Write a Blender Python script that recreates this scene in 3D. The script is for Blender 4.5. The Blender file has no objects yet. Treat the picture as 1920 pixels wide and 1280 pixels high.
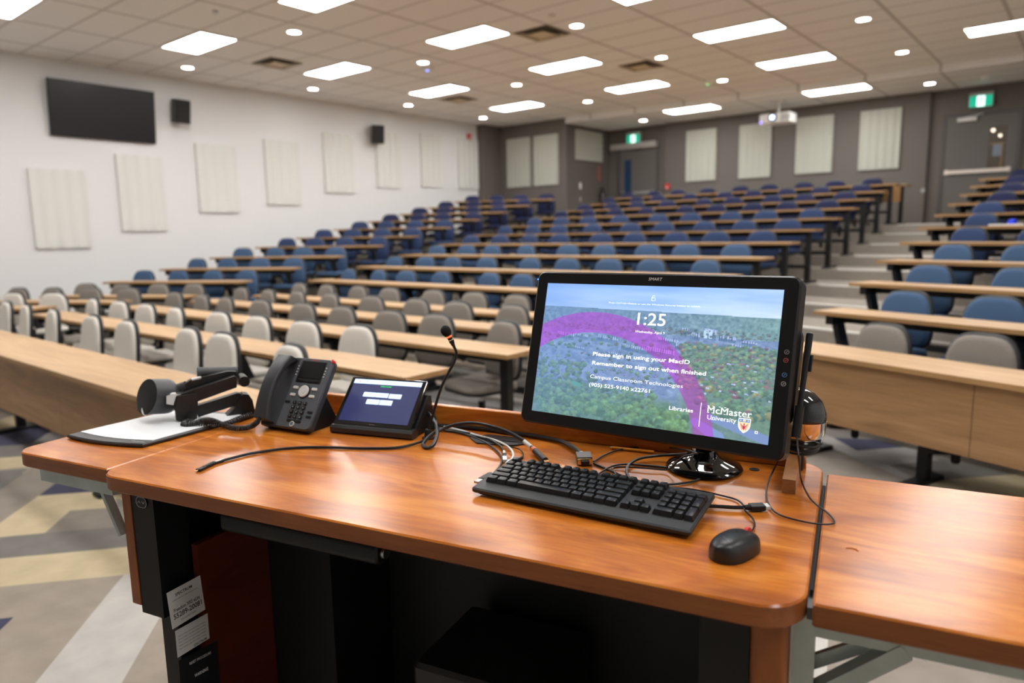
import bpy, math, random
import numpy as np
from mathutils import Vector, Matrix

random.seed(7)
C = bpy.context.scene.collection
S = bpy.context.scene
R_ = math.radians

# ------------------------------------------------------------------ camera
FPX, YAW, PITCH, ROLL, EYE = 1328.159, 0.69271, -0.15079, -0.01721, 1.52
def basis(a, b, c):
    cy, sy, cp, sp, cr, sr = math.cos(a), math.sin(a), math.cos(b), math.sin(b), math.cos(c), math.sin(c)
    f = Vector((-sy*cp, cy*cp, sp)); r = Vector((cy, sy, 0)); u = r.cross(f)
    return r*cr+u*sr, -r*sr+u*cr, f
CR, CU, CF = basis(YAW, PITCH, ROLL)
cam = bpy.data.objects.new('camera', bpy.data.cameras.new('camera'))
C.objects.link(cam)
m = Matrix.Identity(4)
for i in range(3):
    m[i][0] = CR[i]; m[i][1] = CU[i]; m[i][2] = -CF[i]
m[2][3] = EYE
cam.matrix_world = m
cam.data.sensor_width = 36.0
cam.data.lens = FPX/1920*36
cam.data.clip_start = 0.02
cam.data.dof.use_dof = True
cam.data.dof.focus_distance = 1.5
cam.data.dof.aperture_fstop = 2.5
S.camera = cam
# ------------------------------------------------------------------ light and exposure
w = bpy.data.worlds.new('world'); S.world = w; w.use_nodes = True
w.node_tree.nodes['Background'].inputs[0].default_value = (0.9, 0.95, 1, 1)
w.node_tree.nodes['Background'].inputs[1].default_value = 0.05
S.view_settings.view_transform = 'Standard'
S.view_settings.look = 'None'
S.view_settings.exposure = 0.16
S.view_settings.gamma = 1.0
S.view_settings.use_curve_mapping = False
PANEL_POWER = 21.0
CAN_POWER = 30.0

# ------------------------------------------------------------------ measuring helpers (camera rays into the room)
def ray(px, py): return CF*FPX + CR*(px-960) + CU*(640-py)
def at(px, py, z=None, x=None, y=None):
    d = ray(px, py)
    if z is not None: s = (z-EYE)/d.z
    elif x is not None: s = x/d.x
    else: s = y/d.y
    return Vector((d.x*s, d.y*s, EYE+d.z*s))
def at_plane(px, py, P, hd):          # vertical plane through P with horizontal direction hd
    n = Vector((-hd.y, hd.x, 0)); d = ray(px, py); E0 = Vector((0, 0, EYE))
    s = ((Vector(P)-E0).dot(n))/d.dot(n)
    return E0+d*s

# ------------------------------------------------------------------ materials
MATS = {}
def nodes_of(name):
    mt = bpy.data.materials.new(name); mt.use_nodes = True
    nt = mt.node_tree; b = nt.nodes['Principled BSDF']
    return mt, nt, b
def lin(c):
    return tuple(((v/255)/12.92 if v/255 <= 0.04045 else ((v/255+0.055)/1.055)**2.4) for v in c)
def mat(name, rgb, rough=0.5, metal=0.0, spec=0.5, coat=0.0, noise=0.0, nscale=30, bump=0.0, bscale=200, emit=0.0):
    if name in MATS: return MATS[name]
    mt, nt, b = nodes_of(name)
    c = (*rgb, 1)
    b.inputs['Base Color'].default_value = c
    b.inputs['Roughness'].default_value = rough
    b.inputs['Metallic'].default_value = metal
    b.inputs['Specular IOR Level'].default_value = spec
    b.inputs['Coat Weight'].default_value = coat
    tc = nt.nodes.new('ShaderNodeTexCoord')
    if noise:
        n = nt.nodes.new('ShaderNodeTexNoise'); n.inputs['Scale'].default_value = nscale; n.inputs['Detail'].default_value = 4
        nt.links.new(tc.outputs['Object'], n.inputs['Vector'])
        r = nt.nodes.new('ShaderNodeValToRGB')
        r.color_ramp.elements[0].position = 0.3; r.color_ramp.elements[1].position = 0.7
        r.color_ramp.elements[0].color = (*[v*(1-noise) for v in rgb], 1)
        r.color_ramp.elements[1].color = (*[min(1, v*(1+noise)) for v in rgb], 1)
        nt.links.new(n.outputs['Fac'], r.inputs['Fac']); nt.links.new(r.outputs['Color'], b.inputs['Base Color'])
    if bump:
        n2 = nt.nodes.new('ShaderNodeTexNoise'); n2.inputs['Scale'].default_value = bscale; n2.inputs['Detail'].default_value = 2
        nt.links.new(tc.outputs['Object'], n2.inputs['Vector'])
        bp = nt.nodes.new('ShaderNodeBump'); bp.inputs['Strength'].default_value = bump; bp.inputs['Distance'].default_value = 0.002
        nt.links.new(n2.outputs['Fac'], bp.inputs['Height']); nt.links.new(bp.outputs['Normal'], b.inputs['Normal'])
    if emit:
        b.inputs['Emission Color'].default_value = c; b.inputs['Emission Strength'].default_value = emit
    MATS[name] = mt
    return mt
def wood(name, dark, mid, light, scale=(1.2, 14, 14), rough=0.35, coat=0.0, dist=1.6, spec=0.5):
    if name in MATS: return MATS[name]
    mt, nt, b = nodes_of(name)
    tc = nt.nodes.new('ShaderNodeTexCoord'); mp = nt.nodes.new('ShaderNodeMapping')
    mp.inputs['Scale'].default_value = scale
    nt.links.new(tc.outputs['Object'], mp.inputs['Vector'])
    n = nt.nodes.new('ShaderNodeTexNoise'); n.inputs['Scale'].default_value = 1.0; n.inputs['Detail'].default_value = 5
    n.inputs['Distortion'].default_value = dist
    nt.links.new(mp.outputs['Vector'], n.inputs['Vector'])
    r = nt.nodes.new('ShaderNodeValToRGB'); e = r.color_ramp.elements
    e[0].position = 0.28; e[0].color = (*dark, 1); e[1].position = 0.72; e[1].color = (*light, 1)
    k = e.new(0.5); k.color = (*mid, 1)
    nt.links.new(n.outputs['Fac'], r.inputs['Fac'])
    mp2 = nt.nodes.new('ShaderNodeMapping'); mp2.inputs['Scale'].default_value = (scale[0]*5, scale[1]*14, scale[2]*14)
    nt.links.new(tc.outputs['Object'], mp2.inputs['Vector'])
    n2 = nt.nodes.new('ShaderNodeTexNoise'); n2.inputs['Scale'].default_value = 1.0; n2.inputs['Detail'].default_value = 3
    nt.links.new(mp2.outputs['Vector'], n2.inputs['Vector'])
    mx = nt.nodes.new('ShaderNodeMix'); mx.data_type = 'RGBA'; mx.blend_type = 'MULTIPLY'; mx.inputs[0].default_value = 0.35
    nt.links.new(r.outputs['Color'], mx.inputs[6])
    r2 = nt.nodes.new('ShaderNodeValToRGB'); r2.color_ramp.elements[0].position = 0.35; r2.color_ramp.elements[0].color = (0.55, 0.5, 0.45, 1)
    r2.color_ramp.elements[1].position = 0.6
    nt.links.new(n2.outputs['Fac'], r2.inputs['Fac']); nt.links.new(r2.outputs['Color'], mx.inputs[7])
    nt.links.new(mx.outputs[2], b.inputs['Base Color'])
    b.inputs['Roughness'].default_value = rough; b.inputs['Coat Weight'].default_value = coat
    b.inputs['Coat Roughness'].default_value = 0.12; b.inputs['Specular IOR Level'].default_value = spec
    MATS[name] = mt
    return mt
def glow(name, rgb, strength):
    mt, nt, b = nodes_of(name)
    b.inputs['Base Color'].default_value = (*[v*0.8 for v in rgb], 1)
    b.inputs['Emission Color'].default_value = (*rgb, 1); b.inputs['Emission Strength'].default_value = strength
    MATS[name] = mt
    return mt

cherry = wood('cherry laminate', (0.34, 0.086, 0.009), (0.53, 0.158, 0.018), (0.68, 0.245, 0.036), scale=(2.6, 9, 9), rough=0.22, dist=2.2, spec=0.38)
cherry_edge = wood('cherry edge band', (0.22, 0.058, 0.011), (0.29, 0.084, 0.016), (0.36, 0.11, 0.024), scale=(3, 20, 20), rough=0.4, dist=0.6)
cherry_dark = wood('cherry post', (0.20, 0.055, 0.010), (0.32, 0.09, 0.016), (0.42, 0.14, 0.028), scale=(12, 12, 1.2), rough=0.4, dist=0.8)
brackwood = wood('oak block', (0.27, 0.10, 0.03), (0.36, 0.15, 0.05), (0.46, 0.21, 0.08), scale=(14, 2, 14), rough=0.4, dist=0.6)
oak = wood('oak laminate', (0.44, 0.265, 0.125), (0.55, 0.345, 0.17), (0.64, 0.42, 0.22), scale=(0.9, 9, 9), rough=0.42, dist=1.0)
oak_edge = wood('oak edge band', (0.33, 0.18, 0.07), (0.40, 0.225, 0.09), (0.46, 0.27, 0.12), scale=(0.9, 20, 20), rough=0.5, dist=0.5)
oak_panel = wood('oak modesty panel', (0.25, 0.135, 0.058), (0.345, 0.19, 0.083), (0.42, 0.245, 0.115), scale=(0.9, 8, 8), rough=0.5, dist=1.4)
black = mat('black powder coat', (0.006, 0.006, 0.007), 0.5, spec=0.35)
black_gloss = mat('black gloss plastic', (0.006, 0.006, 0.007), 0.06, coat=0.5)
black_plastic = mat('black matte plastic', (0.009, 0.009, 0.010), 0.42, spec=0.35)
charcoal = mat('charcoal plastic', (0.045, 0.047, 0.052), 0.45, bump=0.1, bscale=900)
phone_grey = mat('slate grey phone plastic', (0.085, 0.094, 0.108), 0.42, bump=0.08, bscale=1500)
phone_dark = mat('dark slate handset plastic', (0.034, 0.037, 0.044), 0.4)
shell_blk = mat('chair shell plastic', (0.012, 0.013, 0.014), 0.5)
white_pl = mat('white plastic', (0.75, 0.75, 0.73), 0.4)
chrome = mat('chrome', (0.75, 0.75, 0.76), 0.12, metal=1.0)
steel = mat('brushed steel', (0.55, 0.55, 0.55), 0.35, metal=1.0)
galv = mat('galvanised steel', (0.46, 0.52, 0.50), 0.45, metal=0.35, noise=0.12, nscale=14)
gold = mat('gold contact', (0.75, 0.55, 0.25), 0.3, metal=1.0)
rubber = mat('black cable rubber', (0.007, 0.007, 0.008), 0.38, spec=0.4)
label_white = mat('white label', (0.72, 0.72, 0.70), 0.5)
red = mat('red plastic', (0.6, 0.015, 0.01), 0.4)
wall_white = mat('white wall paint', (0.745, 0.75, 0.755), 0.75, bump=0.08, bscale=60)
wall_dark = mat('taupe wall paint', (0.132, 0.117, 0.104), 0.7, bump=0.06, bscale=60)
panel_white = mat('white acoustic panel', (0.70, 0.71, 0.68), 0.8)
panel_grey = mat('sage grey acoustic panel', (0.45, 0.46, 0.40), 0.8)
door_grey = mat('door grey paint', (0.118, 0.108, 0.101), 0.45)
carpet_tier = mat('speckled taupe carpet', (0.29, 0.258, 0.222), 0.95, noise=0.25, nscale=120, bump=0.4, bscale=500)
nosing = mat('light nosing strip', (0.72, 0.70, 0.66), 0.6)
carpet = {}
for k, c in {'taupe': (0.335, 0.285, 0.235), 'cream': (0.545, 0.455, 0.295), 'silver': (0.50, 0.475, 0.445), 'grey': (0.190, 0.178, 0.162),
             'navy': (0.050, 0.052, 0.095), 'stone': (0.27, 0.235, 0.20), 'mist': (0.34, 0.325, 0.31)}.items():
    carpet[k] = mat('carpet ' + k, c, 0.95, noise=0.10, nscale=7, bump=0.5, bscale=450)
fabric = {
 'light grey': mat('light grey fabric', (0.66, 0.63, 0.575), 0.95, noise=0.12, nscale=420, bump=0.5, bscale=600),
 'taupe grey': mat('taupe grey fabric', (0.235, 0.212, 0.188), 0.95, noise=0.2, nscale=420, bump=0.5, bscale=600),
 'steel blue': mat('steel blue fabric', (0.052, 0.105, 0.205), 0.95, noise=0.12, nscale=420),
 'mid blue': mat('mid blue fabric', (0.026, 0.050, 0.130), 0.95, noise=0.12, nscale=420),
 'navy': mat('navy fabric', (0.014, 0.019, 0.070), 0.95, noise=0.12, nscale=420),
}
lamp_m = glow('lamp diffuser', (1.0, 0.985, 0.965), PANEL_POWER)
can_m = glow('downlight lens', (1.0, 0.96, 0.91), CAN_POWER)

def ceiling_mat():
    mt, nt, b = nodes_of('ceiling tile')
    tc = nt.nodes.new('ShaderNodeTexCoord'); sp = nt.nodes.new('ShaderNodeSeparateXYZ')
    nt.links.new(tc.outputs['Object'], sp.inputs[0])
    def M(op, a, bb=None, c=None):
        n = nt.nodes.new('ShaderNodeMath'); n.operation = op
        for i, v in enumerate((a, bb, c)):
            if v is None: continue
            if isinstance(v, (int, float)): n.inputs[i].default_value = v
            else: nt.links.new(v, n.inputs[i])
        return n.outputs[0]
    def line(v, off, step, half):
        q = M('FRACT', M('DIVIDE', M('SUBTRACT', v, off), step))
        d = M('MULTIPLY', M('MINIMUM', q, M('SUBTRACT', 1.0, q)), step)
        return M('LESS_THAN', d, half)
    lx = line(sp.outputs[0], -10.374+0.61-1.22*20, 1.22, 0.026)
    ly = line(sp.outputs[1], 5.486+0.305-0.61*40, 0.61, 0.020)
    ms = M('MAXIMUM', lx, M('MULTIPLY', ly, 0.8))
    mx = nt.nodes.new('ShaderNodeMix'); mx.data_type = 'RGBA'
    mx.inputs[6].default_value = (0.80, 0.80, 0.80, 1); mx.inputs[7].default_value = (0.50, 0.49, 0.48, 1)
    nt.links.new(ms, mx.inputs[0]); nt.links.new(mx.outputs[2], b.inputs['Base Color'])
    b.inputs['Roughness'].default_value = 0.85
    return mt
ceil_m = ceiling_mat()

# ------------------------------------------------------------------ object helpers
def props(o, label=None, cat=None, group=None, kind=None):
    if label: o['label'] = label
    if cat: o['category'] = cat
    if group: o['group'] = group
    if kind: o['kind'] = kind
    return o
def empty(name, label=None, cat=None, loc=(0, 0, 0), rz=0.0, group=None, mtx=None):
    o = bpy.data.objects.new(name, None); C.objects.link(o); o.empty_display_size = 0.1
    if mtx is not None: o.matrix_world = mtx
    else: o.location = loc; o.rotation_euler = (0, 0, rz)
    return props(o, label, cat, group)
def frame_mtx(c, heading, tilt):
    r, u, f = basis(heading, tilt, 0)
    mm = Matrix.Identity(4)
    for i in range(3):
        mm[i][0] = r[i]; mm[i][1] = f[i]; mm[i][2] = u[i]; mm[i][3] = c[i]
    return mm

class MB:
    def __init__(s): s.v = []; s.f = []; s.mi = []; s.cur = 0
    def add(s, vs, fs, M=None):
        b = len(s.v)
        for p in vs:
            p = Vector(p)
            if M is not None: p = M @ p
            s.v.append(p)
        for f in fs: s.f.append([b+i for i in f]); s.mi.append(s.cur)
        return s
    def box(s, x0, x1, y0, y1, z0, z1, M=None, ch=0.0):
        if ch > 0: return s.prism([(x0, y0), (x1, y0), (x1, y1), (x0, y1)], z0, z1, ch, M)
        vs = [(x0, y0, z0), (x1, y0, z0), (x1, y1, z0), (x0, y1, z0), (x0, y0, z1), (x1, y0, z1), (x1, y1, z1), (x0, y1, z1)]
        return s.add(vs, [(3, 2, 1, 0), (4, 5, 6, 7), (0, 1, 5, 4), (1, 2, 6, 5), (2, 3, 7, 6), (3, 0, 4, 7)], M)
    def prism(s, pts, z0, z1, ch=0.0, M=None):
        n = len(pts)
        area = sum(pts[i][0]*pts[(i+1) % n][1]-pts[(i+1) % n][0]*pts[i][1] for i in range(n))
        if area < 0: pts = pts[::-1]
        def inset(d):
            o = []
            for i in range(n):
                a, b, c = Vector(pts[i-1]), Vector(pts[i]), Vector(pts[(i+1) % n])
                e1 = (b-a).normalized(); e2 = (c-b).normalized()
                n1 = Vector((-e1.y, e1.x)); n2 = Vector((-e2.y, e2.x))
                k = n1+n2
                if k.length < 1e-6: k = n1
                k = k.normalized(); dd = d/max(0.4, k.dot(n1))
                o.append((b.x+k.x*dd, b.y+k.y*dd))
            return o
        if ch > 0:
            ip = inset(ch)
            rings = [(ip, z0), (pts, z0+ch), (pts, z1-ch), (ip, z1)]
        else: rings = [(pts, z0), (pts, z1)]
        vs = []; fs = []
        for P, z in rings: vs += [(p[0], p[1], z) for p in P]
        for r in range(len(rings)-1):
            for i in range(n):
                j = (i+1) % n
                fs.append((r*n+i, r*n+j, (r+1)*n+j, (r+1)*n+i))
        fs.append(tuple(range(n-1, -1, -1))); fs.append(tuple(range((len(rings)-1)*n, len(rings)*n)))
        return s.add(vs, fs, M)
    def loft(s, rings, M=None, cap=True):
        n = len(rings[0]); vs = [p for r in rings for p in r]; fs = []
        for r in range(len(rings)-1):
            for i in range(n):
                j = (i+1) % n
                fs.append((r*n+i, r*n+j, (r+1)*n+j, (r+1)*n+i))
        if cap:
            fs.append(tuple(range(n-1, -1, -1))); fs.append(tuple(range((len(rings)-1)*n, len(rings)*n)))
        return s.add(vs, fs, M)
    def cyl(s, p, q, r0, r1=None, n=12, M=None):
        r1 = r0 if r1 is None else r1
        p = Vector(p); q = Vector(q); d = (q-p).normalized()
        a = d.orthogonal().normalized(); b = d.cross(a)
        R = [[c+(a*math.cos(2*math.pi*i/n)+b*math.sin(2*math.pi*i/n))*r for i in range(n)] for c, r in ((p, r0), (q, r1))]
        return s.loft(R, M)
    def beam(s, p, q, w, h, up=Vector((0, 0, 1)), M=None, ch=0.0):
        p = Vector(p); q = Vector(q); d = (q-p); L = d.length; d.normalize()
        x = d.cross(up).normalized(); z = x.cross(d)
        mm = Matrix.Identity(4)
        for i in range(3): mm[i][0] = x[i]; mm[i][1] = d[i]; mm[i][2] = z[i]; mm[i][3] = p[i]
        if M is not None: mm = M @ mm
        return s.box(-w/2, w/2, 0, L, -h/2, h/2, mm, ch)
    def lathe(s, prof, n=24, M=None):
        rings = [[(r*math.cos(2*math.pi*i/n), r*math.sin(2*math.pi*i/n), z) for i in range(n)] for r, z in prof]
        return s.loft(rings, M)
    def tube(s, pts, r, n=8, sub=6, M=None, closed=False, rfun=None):
        P = smooth(pts, sub)
        rings = []; a = None
        for i, p in enumerate(P):
            t = (P[min(i+1, len(P)-1)]-P[max(i-1, 0)]).normalized()
            if a is None: a = t.orthogonal().normalized()
            else:
                a = (a-t*a.dot(t))
                a = a.normalized() if a.length > 1e-6 else t.orthogonal().normalized()
            b = t.cross(a); rr = r if rfun is None else rfun(i/(len(P)-1))
            rings.append([p+(a*math.cos(2*math.pi*k/n)+b*math.sin(2*math.pi*k/n))*rr for k in range(n)])
        return s.loft(rings, M)
    def build(s, name, m, parent=None, smooth_ang=35, **kw):
        me = bpy.data.meshes.new(name)
        me.from_pydata([tuple(v) for v in s.v], [], s.f)
        ms = m if isinstance(m, (list, tuple)) else [m]
        for q in ms: me.materials.append(q)
        if len(ms) > 1: me.polygons.foreach_set('material_index', s.mi)
        me.polygons.foreach_set('use_smooth', [True]*len(me.polygons))
        me.set_sharp_from_angle(angle=R_(smooth_ang))
        me.update()
        o = bpy.data.objects.new(name, me); C.objects.link(o)
        if parent is not None: o.parent = parent
        return props(o, kw.get('label'), kw.get('cat'), kw.get('group'), kw.get('kind'))
def smooth(pts, sub=6):
    P = [Vector(p) for p in pts]
    if len(P) < 3 or sub <= 1: return P
    out = []
    for i in range(len(P)-1):
        p0 = P[i-1] if i > 0 else P[0]*2-P[1]
        p1, p2 = P[i], P[i+1]
        p3 = P[i+2] if i+2 < len(P) else P[-1]*2-P[-2]
        for k in range(sub):
            t = k/sub; t2 = t*t; t3 = t2*t
            out.append(0.5*((2*p1)+(p2-p0)*t+(2*p0-5*p1+4*p2-p3)*t2+(3*p1-p0-3*p2+p3)*t3))
    out.append(P[-1])
    return out
def rrect(x0, x1, y0, y1, r, n=5):
    rs = r if isinstance(r, (list, tuple)) else [r]*4     # BL BR TR TL
    o = []
    for (cx, cy, a0, rr) in ((x0+rs[0], y0+rs[0], 180, rs[0]), (x1-rs[1], y0+rs[1], 270, rs[1]), (x1-rs[2], y1-rs[2], 0, rs[2]), (x0+rs[3], y1-rs[3], 90, rs[3])):
        if rr <= 1e-6: o.append((cx, cy)); continue
        for k in range(n+1):
            a = R_(a0+90*k/n); o.append((cx+rr*math.cos(a), cy+rr*math.sin(a)))
    return o
XZ = Matrix(((1, 0, 0, 0), (0, 0, -1, 0), (0, 1, 0, 0), (0, 0, 0, 1)))     # prism z (toward viewer) -> -y ; prism y -> z
def T(x, y, z): return Matrix.Translation((x, y, z))
def RZ(a): return Matrix.Rotation(a, 4, 'Z')

def text(body, name, m, parent, x, z, h, width=None, y=-0.001, align='LEFT', bold=0.0, M=None, shear=0.0, ext=0.0002):
    cu = bpy.data.curves.new(name, 'FONT'); cu.body = body; cu.size = 1.0; cu.offset = bold; cu.extrude = 0.0; cu.shear = shear
    cu.resolution_u = 3
    t = bpy.data.objects.new(name, cu); C.objects.link(t)
    bpy.context.view_layer.update()
    dg = bpy.context.evaluated_depsgraph_get()
    me = bpy.data.meshes.new_from_object(t.evaluated_get(dg))
    bpy.data.objects.remove(t); bpy.data.curves.remove(cu)
    co = np.empty(len(me.vertices)*3, 'f'); me.vertices.foreach_get('co', co); co = co.reshape(-1, 3)
    x0, x1 = co[:, 0].min(), co[:, 0].max()
    sc = h/0.73                                            # cap height of the built-in face is about 0.73
    sx = sc if width is None else width/(x1-x0)
    X = (co[:, 0]-x0)*sx
    if align == 'CENTER': X -= (x1-x0)*sx/2
    out = np.stack([x+X, np.full(len(X), y), z+co[:, 1]*sc], 1)
    if M is not None:
        Mn = np.array(M); out = out@Mn[:3, :3].T+Mn[:3, 3]
    me.vertices.foreach_set('co', out.astype('f').ravel()); me.update()
    me.materials.clear(); me.materials.append(m)
    me.name = name
    o = bpy.data.objects.new(name, me); C.objects.link(o)
    if parent is not None: o.parent = parent
    return o
def copy_tree(o, parent=None):
    c = o.copy(); C.objects.link(c)
    if parent is not None: c.parent = parent
    for ch in list(o.children): copy_tree(ch, c)
    return c
ORD = ['first', 'second', 'third', 'fourth', 'fifth', 'sixth', 'seventh', 'eighth', 'ninth', 'tenth', 'eleventh', 'twelfth', 'thirteenth', 'fourteenth', 'fifteenth']

# ================================================================== ROOM SHELL
XL, XR, YF = -12.86, 3.4, -4.2
HC, HC2 = EYE+2.819, EYE+2.683          # main ceiling, rear strip
RISE = 0.157
def yC(k): return 6.16+0.917*(k-1)
def yL(k): return 5.46+0.874*(k-1)
def yR(k): return 5.68+0.971*(k-1)
TR, TL = math.tan(R_(19.5)), math.tan(R_(28))
def tier_line(k):
    return [(XL, yL(k)-(-9.83-XL)*TL), (-9.83, yL(k)), (-9.2, yC(k)), (-2.9, yC(k)), (-1.70, yR(k)), (XR, yR(k)-(XR+1.7)*TR)]
# floor with its carpet pattern
fl = MB(); names = list(carpet)
def cpoly(pts, col, z):
    fl.cur = names.index(col); n = len(fl.v)
    ar = sum(pts[i][0]*pts[(i+1) % len(pts)][1]-pts[(i+1) % len(pts)][0]*pts[i][1] for i in range(len(pts)))
    if ar < 0: pts = pts[::-1]
    fl.add([(p[0], p[1], z) for p in pts], [tuple(range(len(pts)))])
fl.cur = names.index('taupe')
fl.box(XL, XR, YF, 6.6, -0.12, 0.0)
def fp(pts, f=None):
    o = []
    for p in pts:
        q = at(*p, z=0.0); o.append((q.x, q.y))
    return o
def c1(x, y): return (x/2.8433, 830+y/2.8433)
def c2(x, y): return (1480+x/3.0477, 540+y/3.0477)
# broad angular bands of the carpet across the whole flat floor
Zp = 0.0003
BAND = ['taupe', 'stone', 'cream', 'mist', 'grey', 'taupe', 'silver', 'stone', 'navy', 'taupe', 'cream', 'mist', 'grey']
for i in range(-8, 4):
    for j in range(-5, 8):
        x, y = i*1.7+(j % 2)*0.85, j*0.85-0.1
        if x < XL+0.9 or x > XR-2.2 or y < YF+0.2 or y > 5.0: continue
        sk = 0.7 if j % 2 else -0.7
        cpoly([(x, y), (x+1.7, y), (x+1.7+sk, y+0.85), (x+sk, y+0.85)], BAND[(i*4+j*7) % 13], Zp); Zp += 0.000004
Zp = 0.0015
for col, P in [
    ('taupe', [c1(-120, 700), c1(900, 640), c1(900, 1460), c1(-120, 1460)]),
    ('silver', [c1(610, 765), c1(190, 1280), c1(70, 1430), c1(530, 1430), c1(650, 1280), c1(870, 900), c1(700, 660)]),
    ('cream', [c1(-40, 622), c1(590, 565), c1(900, 530), c1(900, 680), c1(600, 712), c1(-40, 772)]),
    ('grey', [c1(-40, 508), c1(240, 482), c1(575, 455), c1(900, 425), c1(900, 530), c1(590, 565), c1(-40, 622)]),
    ('cream', [c1(-40, 455), c1(205, 285), c1(500, 260), c1(620, 250), c1(620, 345), c1(560, 350), c1(375, 362), c1(240, 482), c1(-40, 508)]),
    ('stone', [c1(240, 482), c1(375, 362), c1(560, 350), c1(900, 320), c1(900, 425), c1(575, 455)]),
    ('navy', [c1(212, 280), c1(345, 180), c1(520, 168), c1(640, 160), c1(640, 250), c1(500, 262)]),
    ('stone', [c1(-40, 280), c1(185, 125), c1(330, 112), c1(420, 112), c1(345, 180), c1(212, 280), c1(-40, 455)]),
    ('grey', [c1(-40, 152), c1(155, 138), c1(-40, 262)]),
    ('cream', [c1(-40, 85), c1(90, 75), c1(250, 65), c1(160, 130), c1(-40, 148)]),
    ('grey', [c1(-40, 20), c1(200, -5), c1(330, -20), c1(250, 65), c1(-40, 82)]),
    ('navy', [c1(-120, 955), c1(72, 932), c1(-60, 1060)]),
    ('navy', [c1(-40, -60), c1(60, -75), c1(200, -95), c1(330, -130), c1(330, -100), c1(160, 10), c1(-40, 20)]),
    ('cream', [c1(-40, -110), c1(150, -170), c1(300, -160), c1(60, -75), c1(-40, -60)]),
    # right of the lectern
    ('navy', [c2(252, 857), c2(480, 866), c2(692, 908), c2(385, 930)]),
    ('mist', [c2(190, 835), c2(252, 857), c2(385, 930), c2(692, 908), c2(860, 985), c2(568, 1015), c2(770, 1118), c2(700, 1110), c2(200, 900), c2(120, 850)]),
    ('grey', [c2(568, 1015), c2(900, 980), c2(1215, 1072), c2(770, 1108)]),
    ('cream', [c2(770, 1108), c2(1215, 1072), c2(1600, 1040), c2(1700, 1200), c2(1100, 1250), c2(900, 1200)]),
    ('silver', [(1500, 1100), (1556, 1100), (1548, 1330), (1470, 1330)]),
    ('stone', [(1556, 1100), (2000, 1100), (2000, 1400), (1548, 1330)]),
    # between the lectern and the centre block
    ('mist', [(640, 700), (1000, 760), (1000, 830), (700, 830)]),
    ('cream', [(560, 690), (720, 690), (800, 720), (640, 745)]),
    ('navy', [(830, 775), (900, 790), (980, 840), (840, 830)]),
]:
    cpoly(fp(P), col, Zp); Zp += 0.00012
fl.build('floor', [carpet[k] for k in names], kind='structure')
for k in range(1, 11):
    a = tier_line(k)
    if k < 10: b = tier_line(k+1)[::-1]
    else: b = [(XR, 16.86), (-10.5, 16.86), (-10.5, 14.86), (XL, 14.86)]
    MB().prism(a+b, -0.1, RISE*k).build('floor_step', carpet_tier, kind='structure')
    # pale nosing strip in the right-hand aisle
    p, q = Vector((-2.88, yC(k), 0)), Vector((-1.72, yR(k), 0))
    q2 = Vector((-0.9, yR(k)-0.8*TR, 0))
    nz = MB()
    for s0, s1 in ((p, q), (q, q2)):
        d = (s1-s0).normalized(); nn = Vector((-d.y, d.x, 0))
        nz.add([s0-nn*0.004+Vector((0, 0, RISE*k-0.012)), s1-nn*0.004+Vector((0, 0, RISE*k-0.012)), s1+nn*0.055+Vector((0, 0, RISE*k-0.012)), s0+nn*0.055+Vector((0, 0, RISE*k-0.012)),
                s0-nn*0.004+Vector((0, 0, RISE*k+0.004)), s1-nn*0.004+Vector((0, 0, RISE*k+0.004)), s1+nn*0.055+Vector((0, 0, RISE*k+0.004)), s0+nn*0.055+Vector((0, 0, RISE*k+0.004))],
               [(3, 2, 1, 0), (4, 5, 6, 7), (0, 1, 5, 4), (1, 2, 6, 5), (2, 3, 7, 6), (3, 0, 4, 7)])
    nz.build('trim_%d' % k, nosing, kind='structure')
# walls
MB().box(XL-0.2, XL, YF, 14.2, 0, 4.6).build('wall_left', wall_white, kind='structure')
dk = MB()
dk.box(XL-0.2, -12.65, 14.2, 14.9, 0, 4.6)
dk.box(XL-0.2, -10.5, 14.9, 15.1, 0, 4.6)
dk.box(-10.7, -10.5, 15.1, 17.1, 0, 4.6)
dk.box(-10.5, -8.77, 16.87, 17.1, 0, 4.6); dk.box(-8.77, -2.89, 16.76, 17.1, 0, 4.6); dk.box(-2.89, XR, 16.87, 17.1, 0, 4.6)
dk.build('wall_back', wall_dark, kind='structure')
MB().box(XR, XR+0.2, YF, 17.1, 0, 4.6).build('wall_right', wall_white, kind='structure')
MB().box(XL, XR, YF-0.2, YF, 0, 4.6).build('wall_front', mat('front wall paint', (0.4, 0.39, 0.38), 0.8), kind='structure')
ce = MB()
ce.box(XL-0.1, XR, YF, 14.86, HC, HC+0.3)
ce.box(XL-0.1, -10.5, 14.86, 15.0, HC, HC+0.3)
ce.box(-10.5, XR, 14.86, 17.0, HC2, HC+0.3)
ce.build('ceiling', ceil_m, kind='structure')

# ------------------------------------------------------------------ ceiling fittings
LX0, LY0 = -10.374, 5.486
tf = mat('white fixture trim', (0.7, 0.68, 0.64), 0.5)
def light_panel(x, y, zc, label):
    t = empty('ceiling_light', label, 'ceiling light', (x, y, zc), 0, 'rectangular ceiling light panels')
    return t
pr = light_panel(0, 0, 0, '')
fr = MB()
for a in ((-0.60, 0.60, -0.30, -0.268), (-0.60, 0.60, 0.268, 0.30), (-0.60, -0.572, -0.268, 0.268), (0.572, 0.60, -0.268, 0.268)):
    fr.box(a[0], a[1], a[2], a[3], -0.012, 0.004)
fr.build('frame', tf, pr)
MB().prism(rrect(-0.568, 0.568, -0.264, 0.264, 0.01), -0.008, 0.002).build('diffuser', lamp_m, pr)
first = True
COLN = {0: 'line nearest the white wall', 1: 'second line from the white wall', 2: 'third line from the white wall', 3: 'fourth line from the white wall', 4: 'added unseen line nearest the right wall'}
spots = []
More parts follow.
